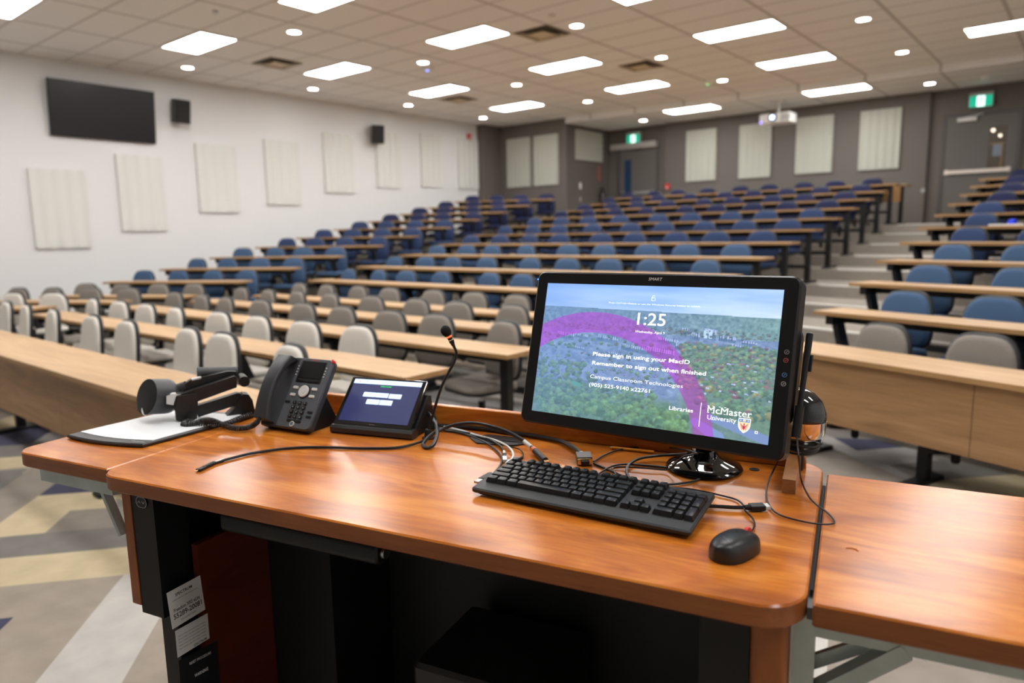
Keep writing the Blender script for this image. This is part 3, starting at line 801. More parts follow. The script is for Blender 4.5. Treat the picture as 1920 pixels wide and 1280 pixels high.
# hinge, plus dark filler strip standing in for shade in the right leaf's gap
v = MB(); v.cyl((1.4943, 0.10, TZ-0.014), (1.4943, 0.58, TZ-0.014), 0.0028, n=8); v.box(1.4903, 1.4982, 0.06, 0.62, TZ-TH-0.002, TZ-0.020); v.build('hinge_and_gap_shade', mat('dull hinge and gap shade', (0.10, 0.10, 0.10), 0.4, metal=0.8), lec)
zt = TZ-TH
# left corner: wooden edge post and black box
v = MB(); v.box(0.012, 0.040, 0.05, 0.075, 0.66, zt, ch=0.004); v.box(0.012, 0.030, 0.075, 0.62, 0.66, zt); v.build('edge_post', cherry_dark, lec)
v = MB(); v.box(0.041, 0.115, 0.052, 0.14, 0.645, zt); v.box(0.031, 0.05, 0.14, 0.62, 0.645, zt); v.build('corner_column', black, lec)
v = MB(); v.box(0.075, 0.13, 0.075, 0.60, 0.0, 0.66); v.build('pedestal', black, lec)
# height switch on the corner column
sw = MB(); sw.prism(rrect(0.062, 0.096, 0.913, 0.938, 0.012), -0.0515, -0.0490, 0.0005, XZ)
hs = sw.build('height_switch', black_plastic, lec)
lw_m = mat('white print', (0.6, 0.6, 0.6), 0.5)
v = MB(); R0 = rrect(0.062, 0.096, 0.913, 0.938, 0.012); P3 = [(x, 0.0488, z) for x, z in R0]; v.tube(P3+[P3[0]], 0.0006, n=4, sub=1)
for cx, sg in ((0.072, 1), (0.086, -1)): v.tube([(cx-0.004, 0.0486, 0.9255-0.003*sg), (cx, 0.0486, 0.9255+0.003*sg), (cx+0.004, 0.0486, 0.9255-0.003*sg)], 0.0006, n=4, sub=1)
v.build('switch_marks', lw_m, hs)
# right side: wood post and black box
v = MB(); v.prism(rrect(1.415, 1.468, 0.045, 0.10, 0.012), 0.0, zt); v.box(1.45, 1.468, 0.10, 0.62, 0.0, zt); v.build('edge_post', cherry_dark, lec)
v = MB(); v.box(1.34, 1.414, 0.055, 0.14, 0.0, zt); v.box(1.43, 1.449, 0.14, 0.62, 0.0, zt); v.build('corner_column', black, lec)
v = MB(); v.box(0.05, 1.44, 0.60, 0.62, 0.05, zt); v.build('back_panel', mat('black inner panel', (0.008, 0.008, 0.009), 0.5), lec)
v = MB(); v.box(0.131, 1.43, 0.10, 0.60, 0.02, 0.06); v.build('bottom_shelf', black, lec)
# cherry inner side panel with its labels
INX = 0.150
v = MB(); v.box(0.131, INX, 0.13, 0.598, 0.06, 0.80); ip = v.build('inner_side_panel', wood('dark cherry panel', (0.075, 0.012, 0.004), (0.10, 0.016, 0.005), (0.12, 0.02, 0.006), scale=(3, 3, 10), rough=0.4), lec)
v = MB(); v.box(INX, 0.36, 0.35, 0.598, 0.06, 0.80); v.build('equipment_rack', black, lec)
def panel_uv(px, py):        # pixel onto the inner panel's face, in lectern coordinates
    d = ray(px, py); n = lex; E0 = Vector((0, 0, EYE)); P0 = LW(INX+0.0008, 0, 0)
    s_ = (P0-E0).dot(n)/d.dot(n); q = E0+d*s_-Vector((LO.x, LO.y, 0))
    return q.dot(ley), q.z
def sticker(name, quad, m, lab):
    v = MB(); pts = [panel_uv(*p) for p in quad]
    v.add([(INX+0.0008, a, b) for a, b in pts], [(0, 1, 2, 3)])
    o = v.build(name, m, lec, label=lab)
    (a0, b0), (a1, b1), (a2, b2), (a3, b3) = pts
    mm = Matrix(((0, -1, 0, INX+0.0012), ((a1-a0), 0, 0, a0), ((b1-b0), 0, (b0-b3), b3), (0, 0, 0, 1)))
    mm = Matrix(((0, 0.001, 0, INX+0.0012), (a1-a0, 0, a0-a3, a3), (b1-b0, 0, b0-b3, b3), (0, 0, 0, 1)))
    return o, mm
ink = mat('black print', (0.02, 0.02, 0.02), 0.6)
stick_m = mat('white sticker', (0.62, 0.60, 0.58), 0.5)
def stext(parent, mm, body, u, v_, h, wd, bold=0.0, m=None):
    o = text(body, 'printed_line', m or ink, parent, u, v_, h, wd, y=0.0, bold=bold, M=mm); return o
s1, m1 = sticker('serial_sticker', [(312, 1112), (375, 1078), (385, 1142), (323, 1180)], stick_m, 'white sticker with a serial number')
stext(s1, m1, 'SPECTRUM', 0.22, 0.80, 0.08, 0.5, 0.02)
stext(s1, m1, 'www.spectrumfurniture.com', 0.12, 0.70, 0.04, 0.75)
stext(s1, m1, 'Freedom XRS eLite', 0.12, 0.40, 0.10, 0.78, 0.02)
stext(s1, m1, '55289-20081', 0.09, 0.22, 0.14, 0.84, 0.02)
stext(s1, m1, 'S/N: 027EC7A001', 0.28, 0.10, 0.05, 0.45)
s2, m2 = sticker('warning_sticker', [(328, 1183), (389, 1149), (393, 1196), (333, 1233)], stick_m, 'white sticker with small print')
for k in range(5): stext(s2, m2, 'Ensure worktop is clear before raising or lowering.', 0.08, 0.72-0.12*k, 0.055, 0.82)
stext(s2, m2, 'SPECTRUM', 0.5, 0.06, 0.08, 0.4, 0.02)
s3, m3 = sticker('reset_sticker', [(335, 1238), (408, 1200), (414, 1300), (343, 1340)], mat('black sticker', (0.012, 0.012, 0.013), 0.4), 'black sticker with white print')
stext(s3, m3, 'RESET PROCEDURE', 0.25, 0.82, 0.05, 0.55, 0.01, lw_m)
stext(s3, m3, 'WARNING', 0.35, 0.55, 0.06, 0.35, 0.02, lw_m)
# keyboard shelf and its rounded front
v = MB(); v.prism(rrect(-0.024, 0.024, -0.022, 0.022, 0.016), 0, 0.44, 0.004, T(0.24, 0.145, 0.875) @ Matrix.Rotation(R_(90), 4, 'Y')); kt = v.build('keyboard_tray', black_plastic, lec)
v = MB(); v.box(0.25, 0.67, 0.16, 0.46, 0.87, 0.88); v.build('tray_deck', black, kt)
v = MB(); v.cyl((0.682, 0.145, 0.875), (0.690, 0.145, 0.875), 0.012, n=12); v.build('tray_bolt', steel, kt)
# black computer case standing in the knee space
pcx = empty('computer_case', 'black computer case standing inside the lectern, only its top edge showing', 'computer case', LW(0.82, 0.415, 0.061), LA)
v = MB(); v.prism(rrect(-0.17, 0.17, -0.145, 0.145, 0.02), 0.0, 0.485, 0.01); v.build('case', mat('case black', (0.02, 0.02, 0.021), 0.35), pcx)
# steel brackets under the leaves
v = MB(); v.box(-0.27, 0.0, 0.036, 0.066, zt-0.030, zt-0.001); v.beam((-0.05, 0.05, zt-0.025), (0.004, 0.05, zt-0.13), 0.02, 0.010); v.build('leaf_bracket', galv, lec)
v = MB(); v.box(1.49, 2.0, 0.075, 0.105, zt-0.035, zt-0.001); v.box(1.472, 1.503, 0.07, 0.10, 0.30, zt-0.001)
v.beam((1.487, 0.088, 0.815), (1.62, 0.088, zt-0.03), 0.03, 0.024); v.beam((1.487, 0.11, 0.86), (1.60, 0.11, zt-0.03), 0.01, 0.02)
v.cyl((1.487, 0.068, 0.825), (1.487, 0.062, 0.825), 0.006, n=8); v.build('leaf_bracket', galv, lec)
# screw hole and small marks in the worktop
v = MB(); v.lathe([(0.011, 0.0003), (0.011, 0.0012), (0.006, 0.0012), (0.005, 0.0004)], 16, T(1.353, 0.593, TZ)); v.build('cable_hole', black, lec)
q = at(1598, 1030, z=TZ)
v = MB(); v.tube([(q.x-0.010, q.y, TZ+0.0008), (q.x-0.003, q.y+0.004, TZ+0.001), (q.x+0.006, q.y+0.003, TZ+0.001), (q.x+0.009, q.y-0.001, TZ+0.0008)], 0.0012, n=5)
v.build('wood_chip', mat('pale chip', (0.8, 0.35, 0.18), 0.5), label='tiny pale scrap lying on the right leaf of the lectern', cat='scrap')
# flat black cable plate on the worktop
cp = MB(); pts = [LW(*p) for p in ((0.655, 0.566), (0.695, 0.530), (0.790, 0.545), (0.812, 0.570), (0.790, 0.610), (0.69, 0.610))]
cp.prism([(p.x, p.y) for p in pts], TZ+0.0005, TZ+0.004, 0.001); cpo = cp.build('cable_access_plate', black_plastic, label='flat black access plate lying under the loose cables', cat='cable plate')
cp = MB(); pts = [LW(*p) for p in ((0.75, 0.566), (0.785, 0.572), (0.780, 0.590), (0.745, 0.584))]
cp.prism([(p.x, p.y) for p in pts], TZ+0.004, TZ+0.0055, 0.0005); cp.build('plate_door', black, cpo)

# ================================================================== MONITOR
mon = empty('interactive_monitor', 'large black touch monitor showing a campus sign-in picture', 'monitor', mtx=frame_mtx((-.726, 1.324, EYE-.261), R_(5.453), R_(-15.11)))
v = MB(); v.prism(rrect(-0.296, 0.296, -0.1775, 0.1775, 0.018, 6), -0.045, 0.004, 0.004, XZ)
v.prism(rrect(-0.285, 0.300, -0.12, 0.09, 0.03, 6), -0.05, -0.018, 0.004, XZ); v.build('bezel', mat('monitor black', (0.006, 0.006, 0.007), 0.33, spec=0.35), mon)
v = MB(); v.prism(rrect(-0.22, 0.22, -0.13, 0.13, 0.05, 6), -0.085, -0.04, 0.02, XZ); v.build('rear_cover', black_plastic, mon)
# --- the picture on the screen, painted once into the screen mesh
NX, NY = 448, 252
U = np.linspace(-265.5, 265.5, NX)[None, :].repeat(NY, 0); V = np.linspace(-149.5, 149.5, NY)[:, None].repeat(NX, 1)
rng = np.random.default_rng(3)
def fnoise(sx, sy, octs=4):
    out = np.zeros((NY, NX)); amp = 1.0; tot = 0
    for o_ in range(octs):
        gx, gy = int(sx*2**o_)+2, int(sy*2**o_)+2
        g = rng.random((gy, gx)); xx = (U+266)/532*(gx-1.001); yy = (V+150)/300*(gy-1.001)
        xi, yi = xx.astype(int), yy.astype(int); fx_, fy_ = xx-xi, yy-yi
        fx_ = fx_*fx_*(3-2*fx_); fy_ = fy_*fy_*(3-2*fy_)
        out += amp*((g[yi, xi]*(1-fx_)+g[yi, xi+1]*fx_)*(1-fy_)+(g[yi+1, xi]*(1-fx_)+g[yi+1, xi+1]*fx_)*fy_); tot += amp; amp *= 0.55
    return out/tot
img = np.zeros((NY, NX, 3))
def mixc(mask, col):
    mk = np.clip(mask, 0, 1)[..., None]; img[:] = img*(1-mk)+np.array(col, float)*mk
mixc(np.ones((NY, NX)), (104, 128, 160))
t_ = np.clip((V-95)/55, 0, 1)
sky = np.array([152, 184, 232])*(1-t_[..., None])+np.array([128, 170, 236])*t_[..., None]
sky = sky+(fnoise(3, 14)-0.5)[..., None]*np.array([70, 55, 30])+14
sky += (np.clip((U+50)/400, 0, 1))[..., None]*np.array([22, 12, -2])
hz = 97-(U+265)*0.008
N1, N2 = fnoise(40, 40), fnoise(90, 60, 2)
far_ = np.array([98, 128, 152])[None, None]+(N2-0.5)[..., None]*np.array([50, 52, 42])+np.clip((U)/265, 0, 1)[..., None]*np.array([10, 16, -10])
img[:] = np.where((V > hz)[..., None], sky, img)
img[:] = np.where(((V <= hz) & (V > 48))[..., None], far_, img)
city = np.array([110, 134, 172])[None, None]+(N1-0.5)[..., None]*np.array([70, 70, 70])
img[:] = np.where((V <= 48)[..., None], city, img)
# fields and roads
def seg(x0, y0, x1, y1, w0, w1, col, a=1.0):
    dx, dy = x1-x0, y1-y0; L2 = dx*dx+dy*dy; tt = np.clip(((U-x0)*dx+(V-y0)*dy)/L2, 0, 1)
    d = np.hypot(U-(x0+tt*dx), V-(y0+tt*dy)); mixc(np.clip((w0+(w1-w0)*tt-d)+0.5, 0, 1)*a, col)
def rect(x0, x1, y0, y1, col, sk=0.0):
    yy = V+sk*(U-x0); mixc(((U > x0) & (U < x1) & (yy > y0) & (yy < y1)).astype(float), col)
for (x, y, w_, h_) in [(-225, 24, 46, 16), (-178, 28, 34, 10), (-190, 2, 40, 8), (-120, 24, 50, 14), (-60, 8, 70, 14), (0, 2, 60, 18), (20, 30, 46, 12), (60, 18, 46, 14), (-90, -6, 40, 8), (90, 40, 20, 16), (118, 44, 26, 22), (150, 42, 34, 12), (176, 30, 40, 8), (70, 52, 16, 12), (196, 38, 30, 8), (-250, 5, 24, 8)]:
    rect(x, x+w_, y, y+h_, (158, 176, 212), 0.10); rect(x, x+w_, y, y+h_*0.55, (84, 112, 146), 0.10)
    for q_ in range(int(w_//5)): rect(x+q_*5, x+q_*5+1.5, y+h_*0.1, y+h_*0.9, (66, 90, 126), 0.10)
for a in ((118, 62, 0), (128, 64, 0)): rect(a[0], a[0]+8, 46, a[1], (176, 206, 226), 0.1)
seg(-265, -12, -60, -62, 5, 6, (120, 142, 184)); seg(-60, -62, 265, -145, 6, 9, (112, 134, 182)); seg(-150, -20, -100, -62, 3, 4, (128, 148, 188)); seg(-265, -40, -150, -60, 8, 10, (118, 140, 184))
seg(-110, -30, 10, -55, 12, 8, (112, 132, 168)); seg(170, -90, 265, -115, 12, 16, (88, 128, 74)); seg(190, -60, 205, -110, 3, 4, (130, 150, 200))
for _ in range(260):
    x, y = rng.uniform(-262, 30), rng.uniform(-80, 0); rect(x, x+rng.uniform(1.5, 3), y, y+1.2, tuple(rng.choice([(70, 60, 90), (150, 160, 190), (120, 50, 60), (60, 80, 110)])))
def blob(x, y, r, col):
    i0, i1 = np.searchsorted(U[0], x-r*1.3), np.searchsorted(U[0], x+r*1.3); j0, j1 = np.searchsorted(V[:, 0], y-r), np.searchsorted(V[:, 0], y+r)
    if i1 <= i0 or j1 <= j0: return
    u_, v_ = U[j0:j1, i0:i1], V[j0:j1, i0:i1]; d = np.hypot((u_-x)/1.2, v_-y)/r
    sh = 0.92+0.22*np.clip((v_-y)/r, -1, 1)+(N2[j0:j1, i0:i1]-0.5)*0.55
    mk = (np.clip((1-d)*4, 0, 1)*(N1[j0:j1, i0:i1] > 0.28))[..., None]
    img[j0:j1, i0:i1] = img[j0:j1, i0:i1]*(1-mk)+np.array(col)*sh[..., None]*mk
G = [(84, 122, 88), (70, 106, 84), (98, 134, 86), (100, 138, 96), (76, 110, 92)]
def trees(n, fx0, fx1, fy0, fy1, r0, r1, pal):
    P = sorted([(rng.uniform(fy0, fy1), rng.uniform(fx0, fx1)) for _ in range(n)], reverse=True)
    for y, x in P:
        c_ = pal[rng.integers(len(pal))]; haze = np.clip((y+150)/250, 0, 1)*0.35
        c_ = np.array(c_)*(1-haze)+np.array([100, 125, 160])*haze
        blob(x, y, rng.uniform(r0, r1), c_)
trees(260, -265, 265, 48, 62, 1.5, 3, [(80, 105, 110), (92, 112, 100), (110, 110, 90)])
mixc(np.clip((U-70)/25, 0, 1)*np.clip((34-V)/6, 0, 1)*0.85, (92, 122, 104)); mixc(np.clip((-82-V)/14, 0, 1)*np.clip((90-U)/30, 0, 1)*0.85, (84, 120, 90))
img += ((fnoise(70, 50, 2)-0.5)*30*(V < 90))[..., None]
trees(700, 70, 265, -58, 34, 2.6, 5.5, G+G+[(128, 146, 84), (148, 150, 84), (134, 104, 92), (104, 134, 84), (112, 84, 92)])
trees(90, 120, 265, -110, -50, 5, 9, G+G+[(116, 82, 88), (138, 138, 84)])
trees(120, -265, 60, -60, 36, 2, 5, G+[(98, 110, 90)])
trees(110, -265, -110, -95, -30, 4, 8, G)
trees(200, -265, 30, -125, -76, 5, 9, G); trees(150, -240, 100, -150, -108, 7, 13, [(78, 118, 76), (92, 130, 78), (68, 104, 74), (100, 140, 84)])
for _ in range(46):
    x, y = rng.uniform(120, 262), rng.uniform(-70, 0); rect(x, x+rng.uniform(4, 8), y, y+rng.uniform(2, 3.5), tuple(rng.choice([(176, 190, 220), (120, 130, 160), (140, 90, 96)])), 0.15)
seg(150, -112, 262, -142, 7, 9, (108, 130, 176)); seg(120, -125, 170, -150, 8, 12, (112, 138, 182))
rect(-170, -148, -78, -70, (70, 150, 120), 0.2)
# left side bluish veil, then the magenta arc
mixc(np.clip((80-U)/330, 0, 1)*0.34, (92, 134, 196)); mixc(np.full((NY, NX), 0.20), (150, 172, 212))
def circ(P):
    P = np.array(P, float); A = np.c_[2*P, np.ones(len(P))]; s_ = np.linalg.lstsq(A, (P**2).sum(1), rcond=None)[0]
    return s_[0], s_[1], math.sqrt(s_[2]+s_[0]**2+s_[1]**2)
ox, oy, orr = circ([(-260, 57), (-124, 84), (-5, 60), (76, 9), (125, -53), (159, -149)])
ix, iy, ir = circ([(-262, 2), (-145, 38), (-25, 20), (54, -31), (95, -86), (117, -150)])
do = orr-np.hypot(U-ox, V-oy); di = np.hypot(U-ix, V-iy)-ir
arcm = np.clip(do+0.5, 0, 1)*np.clip(di+0.5, 0, 1)
lum = img.mean(2, keepdims=True)
arc_c = np.array([190, 98, 190])*(0.78+0.9*(lum/255-0.42))+(img-lum)*0.55
img[:] = img*(1-arcm[..., None]*0.82)+arc_c*arcm[..., None]*0.82
img = np.clip(img, 0, 255)/255
linimg = np.where(img <= 0.04045, img/12.92, ((img+0.055)/1.055)**2.4)
me = bpy.data.meshes.new('screen')
gx, gz = U/1000, V/1000
co = np.stack([gx, np.full_like(gx, -0.0046), gz], -1).reshape(-1, 3)
idx = np.arange(NX*NY).reshape(NY, NX)
quads = np.stack([idx[:-1, :-1], idx[:-1, 1:], idx[1:, 1:], idx[1:, :-1]], -1).reshape(-1, 4)
me.from_pydata(co.tolist(), [], quads.tolist())
ca_ = me.color_attributes.new('picture', 'FLOAT_COLOR', 'POINT')
ca_.data.foreach_set('color', np.c_[linimg.reshape(-1, 3), np.ones(NX*NY)].astype('f').ravel())
mt, nt, b = nodes_of('lit screen picture')
vc = nt.nodes.new('ShaderNodeVertexColor'); vc.layer_name = 'picture'
b.inputs['Base Color'].default_value = (0.01, 0.01, 0.01, 1); b.inputs['Roughness'].default_value = 0.5; b.inputs['Specular IOR Level'].default_value = 0.2
nt.links.new(vc.outputs['Color'], b.inputs['Emission Color']); b.inputs['Emission Strength'].default_value = 1.15
me.materials.append(mt); me.update()
scr = bpy.data.objects.new('screen', me); C.objects.link(scr); scr.parent = mon
sw_ = glow('screen white', (0.93, 0.95, 1.0), 1.0)
def stx(body, x0, x1, z, h, bold=0.0, nm='screen_text'):
    return text(body, nm, sw_, mon, x0/1000, z/1000, h/1000, (x1-x0)/1000, y=-0.0052, bold=bold)
stx('Press Ctrl+Alt+Delete or use the Windows Security button to unlock.', -102, 105, 108, 3.6)
stx('1:25', -30, 34, 65, 27, 0.008)
stx('Wednesday, April 9', -32, 35, 47.5, 5.4, 0.006)
stx('Please sign in using your MacID', -126, 96, -10, 8.6, 0.016)
stx('Remember to sign out when finished', -125, 132, -30, 8.6, 0.016)
stx('Campus Classroom Technologies', -126, 87, -60, 8.2, -0.004)
stx('(905) 525-9140 x22761', -126, 17, -78, 8.2, 0.008)
stx('Libraries', 63, 114, -107, 8.2, 0.008)
stx('McMaster', 143, 230, -103, 14, 0.0, 'wordmark'); stx('University', 144, 202, -116, 9.2, 0.0, 'wordmark')
# small slab serifs give the wordmark its serif look
v = MB()
for (xa, wd, za) in [(143, 5, -103), (152.5, 5, -103), (143, 4, -89.6), (153, 4, -89.6), (166, 5, -103), (176, 5, -103), (166, 4, -89.6), (176.5, 4, -89.6), (222, 6, -103), (153, 4, -116), (157.5, 4, -116)]:
    v.box((xa-0.8)/1000, (xa+wd-0.8)/1000, -0.0053, -0.0050, za/1000, (za+0.9)/1000)
v.build('wordmark_serif', sw_, mon)
v = MB(); v.box(0.1285, 0.1297, -0.0053, -0.0049, -0.133, -0.085); v.build('divider_line', sw_, mon)
v = MB()
v.tube([(x/1000, -0.0051, z/1000) for x, z in ((-3, 118), (5, 118), (5, 124), (-3, 124), (-3, 118))], 0.0005, n=4, sub=1)
v.tube([(x/1000, -0.0051, z/1000) for x, z in ((-1.5, 124), (-1.5, 127), (1, 129), (3.5, 127.5))], 0.0005, n=4, sub=2); v.build('padlock_icon', sw_, mon)
v = MB(); v.tube([(x/1000, -0.0051, z/1000) for x, z in ((239.5, -131), (244, -131), (244, -127), (239.5, -127), (239.5, -131))], 0.0007, n=4, sub=1); v.build('corner_icon', sw_, mon)
def shield(k, y): return [((217.5+(x)*k)/1000, y, (-118+(z+118)*k)/1000) for x, z in ((-12, -105), (12, -105), (12, -118), (10.5, -124), (7, -129), (0, -134), (-7, -129), (-10.5, -124), (-12, -118))]
for k_, col, yy, nm in ((1.0, (0.75, 0.8, 1.0), -0.0050, 'crest_outline'), (0.88, (0.85, 0.66, 0.42), -0.0053, 'crest_field')):
    v = MB(); v.add(shield(k_, yy), [tuple(range(8, -1, -1))]); v.build(nm, glow(nm, col, 0.9), mon)
v = MB(); v.box(0.2072, 0.2278, -0.0056, -0.0054, -0.1125, -0.1068); v.build('crest_band', glow('crest blue', (0.09, 0.22, 0.5), 0.9), mon)
v = MB()
for x in (210.5, 224.5): v.cyl((x/1000, -0.0057, -0.1096), (x/1000, -0.0059, -0.1096), 0.0013, n=8)
v.box(0.2145, 0.2205, -0.0059, -0.0057, -0.111, -0.108); v.build('crest_star', glow('crest gold', (0.9, 0.7, 0.4), 0.9), mon)
v = MB()
for sgn in (-1, 1):
    for k_ in range(5): v.beam((0.2175+sgn*0.001, -0.0057, -0.1215-0.0008*k_), (0.2175+sgn*(0.0082-0.0008*k_), -0.0057, -0.1145-0.0032*k_), 0.0009, 0.0002, up=Vector((0, 1, 0)))
v.beam((0.2175, -0.0057, -0.1145), (0.2175, -0.0057, -0.1275), 0.0022, 0.0002, up=Vector((0, 1, 0)))
v.build('crest_emblem', glow('crest maroon', (0.42, 0.03, 0.10), 0.8), mon)
text('SMART', 'maker_mark', mat('light mark', (0.75, 0.75, 0.75), 0.4), mon, -0.0155, 0.1615, 0.0068, 0.031, y=-0.0046, bold=0.0, shear=0.15)
for zz, cc in ((30, (0.35, 0.35, 0.35)), (14, (0.5, 0.12, 0.1)), (-14, (0.12, 0.25, 0.55)), (-31, (0.5, 0.5, 0.48))):
    v = MB(); ringp = [(0.282+0.0042*math.cos(R_(a)), -0.0047, zz/1000+0.0042*math.sin(R_(a))) for a in range(0, 361, 24)]
    v.tube(ringp, 0.0005, n=4, sub=1); bt = v.build('pen_button', mat('button %d' % zz, cc, 0.4), mon)
    v = MB(); v.cyl((0.282, -0.0042, zz/1000), (0.282, -0.0048, zz/1000), 0.0036, n=12); v.build('button_cap', black_plastic, bt)
    v = MB(); v.beam((0.2805, -0.0050, zz/1000-0.0015), (0.2838, -0.0050, zz/1000+0.0016), 0.0011, 0.0004, up=Vector((0, 1, 0))); v.build('button_icon', MATS['button %d' % zz], bt)
v = MB(); v.box(-0.2965, -0.2955, -0.003, -0.001, 0.157, 0.160); v.build('side_led', glow('blue dot', (0.1, 0.3, 1.0), 3), mon)
# stand: glossy round foot, chrome neck, black-and-chrome tilt housing
bc = at(1320, 868, z=TZ+0.012)
inv = mon.matrix_world.inverted()
v = MB(); v.lathe([(0.080, 0.0008), (0.0825, 0.005), (0.079, 0.010), (0.066, 0.016), (0.048, 0.0215), (0.034, 0.028), (0.028, 0.038), (0.026, 0.044), (0.001, 0.044)], 40, inv @ T(bc.x, bc.y, TZ)); st = v.build('stand_foot', black_gloss, mon, smooth_ang=60)
v = MB(); v.cyl((bc.x, bc.y, TZ+0.044), (bc.x+0.004, bc.y+0.045, TZ+0.15), 0.019, n=20, M=inv)
v.cyl((bc.x+0.008, bc.y+0.03, TZ+0.15), (bc.x+0.03, bc.y+0.06, TZ+0.19), 0.026, n=20, M=inv); v.build('stand_neck', chrome, mon)
hc = at(1512, 790, y=1.535); 
def hring(z, a, b, dx=0.0): return [(hc.x+dx+a*math.cos(2*math.pi*i/28), hc.y+b*math.sin(2*math.pi*i/28), z) for i in range(28)]
v = MB(); z0 = hc.z
v.loft([hring(z0+0.004, 0.052, 0.045, -0.012), hring(z0+0.02, 0.052, 0.045, -0.012), hring(z0+0.045, 0.046, 0.042, -0.016), hring(z0+0.062, 0.034, 0.034, -0.022), hring(z0+0.072, 0.018, 0.02, -0.03)], inv); v.build('tilt_cap', black_gloss, mon, smooth_ang=70)
v = MB(); v.loft([hring(z0-0.036, 0.040, 0.036, -0.014), hring(z0-0.030, 0.048, 0.042, -0.012), hring(z0-0.012, 0.0515, 0.045, -0.012), hring(z0+0.004, 0.0525, 0.046, -0.012)], inv); v.build('chrome_band', chrome, mon, smooth_ang=70)
v = MB(); v.cyl((hc.x-0.03, hc.y, z0+0.05), (hc.x-0.055, hc.y-0.06, z0+0.07), 0.02, n=18, M=inv); v.build('tilt_joint', chrome, mon)
v = MB(); v.cyl((hc.x-0.02, hc.y+0.005, TZ+0.001), (hc.x-0.02, hc.y+0.005, z0-0.034), 0.016, n=14, M=inv); v.build('rear_post', black, mon)
v = MB()
for k_ in range(3):
    v.tube([(hc.x-0.014+(0.046-0.003*k_)*math.cos(R_(a)), hc.y+(0.04-0.002*k_)*math.sin(R_(a)), z0-0.044-0.009*k_+0.003*math.sin(R_(a*2+40*k_))) for a in range(0, 361, 30)], 0.0028, n=6, sub=3)
v.build('cable_coil', rubber, label='black cable wound in loops below the chrome band behind the monitor', cat='cable')
# pen in its holder on the right side
pe = empty('stylus_pen', 'black stylus pen standing in a holder on the right of the monitor', 'stylus', at(1492, 820, y=1.335))
d0 = at(1519, 622, y=1.395)-at(1492, 820, y=1.335)
dn = d0.normalized(); o0 = pe.location
v = MB(); v.tube([dn*0.01, dn*d0.length*0.45, dn*d0.length*0.7, dn*d0.length*0.93, dn*d0.length], 0.008, n=12, sub=3, rfun=lambda t: 0.0042+0.0022*min(1, t*1.6) if t < 0.94 else 0.0064*max(0.2, 1-((t-0.94)/0.06)**2)); v.build('barrel', black_plastic, pe)
v = MB(); q0 = dn*d0.length*0.62+CR*0.009; v.beam(q0, q0+dn*0.032, 0.006, 0.006, ch=0.001); v.build('pen_button', black, pe)
v = MB(); v.cyl(tuple(mon.matrix_world.inverted() @ (o0+dn*0.0)), tuple(mon.matrix_world.inverted() @ (o0+dn*0.06)), 0.0085, n=14); v.build('pen_holder', black_plastic, mon)

# ================================================================== KEYBOARD, MOUSE
kb0 = at(889, 922, z=TZ+0.008); kb1 = at(1287, 1004, z=TZ+0.008)
kh = math.atan2(kb1.y-kb0.y, kb1.x-kb0.x)
KW, KD = 0.448, 0.158
ktilt = math.atan2(0.016, KD)
kmid = (kb0+kb1)/2
kb = empty('keyboard', 'full-size black wired keyboard in front of the monitor', 'keyboard', mtx=Matrix.Translation((kmid.x, kmid.y, TZ+0.004)) @ RZ(kh) @ Matrix.Rotation(ktilt, 4, 'X'))
v = MB(); v.prism(rrect(-KW/2, KW/2, 0.0, KD, 0.006), 0.002, 0.013, 0.003)
v.prism(rrect(-KW/2+0.012, KW/2-0.012, 0.006, KD-0.004, 0.004), -0.001, 0.003); v.build('base', mat('keyboard base plastic', (0.020, 0.021, 0.022), 0.42, bump=0.25, bscale=2500), kb)
v = MB()
for sx in (-0.18, 0.18): v.box(sx-0.02, sx+0.02, KD-0.016, KD-0.008, -0.018, 0.002)
v.build('rear_feet', black, kb)
key_m = mat('keycap plastic', (0.009, 0.009, 0.010), 0.34, spec=0.4)
leg_m = mat('keycap legend', (0.5, 0.5, 0.5), 0.5)
kcache = {}; NK = 0
U0 = 0.01905; KZ = 0.013
legend = []
def key(cx, cy, wu, hu=1.0, ch=None):
    global NK
    kk = (wu, hu)
    if kk not in kcache:
        a, b_ = wu*U0/2-0.0006, hu*U0/2-0.0006
        v = MB(); v.loft([rr3(a, b_, 0, 0.001), rr3(a-0.0006, b_-0.0006, 0.004, 0.0012), rr3(a-0.0022, b_-0.0024, 0.0092, 0.002, 0.0008), rr3(a-0.0030, b_-0.0032, 0.0096, 0.002, 0.0008)])
        o = v.build('key', key_m, kb); kcache[kk] = o
    else:
        o = kcache[kk].copy(); C.objects.link(o); o.parent = kb
    o.location = (cx, cy, KZ); NK += 1
    if ch: legend.append((ch, cx-wu*U0/2+0.0048, cy+hu*U0/2-0.0085))
def rr3(a, b_, z, r, dy=0.0): return [(x, y+dy, z) for x, y in rrect(-a, a, -b_, b_, r, 2)]
X0 = -KW/2+0.013; YB = 0.034+U0/2
def row(y, items, x0=X0):
    x = x0
    for it in items:
        if isinstance(it, (int, float)): x += it*U0; continue
        ch, wu = it; key(x+wu*U0/2, y, wu, 1.0, ch); x += wu*U0
rows = [YB+U0*i for i in range(5)]+[YB+U0*5+0.004]
row(rows[0], [('Ctrl', 1.25), ('W', 1.25), ('Alt', 1.25), ('', 6.25), ('Alt', 1.25), ('W', 1.25), ('M', 1.25), ('Ctrl', 1.25)])
row(rows[1], [('Shift', 2.25)]+[(c_, 1) for c_ in 'ZXCVBNM,./']+[('Shift', 2.75)])
row(rows[2], [('Caps', 1.75)]+[(c_, 1) for c_ in "ASDFGHJKL;'"]+[('Enter', 2.25)])
row(rows[3], [('Tab', 1.5)]+[(c_, 1) for c_ in 'QWERTYUIOP[]']+[('|', 1.5)])
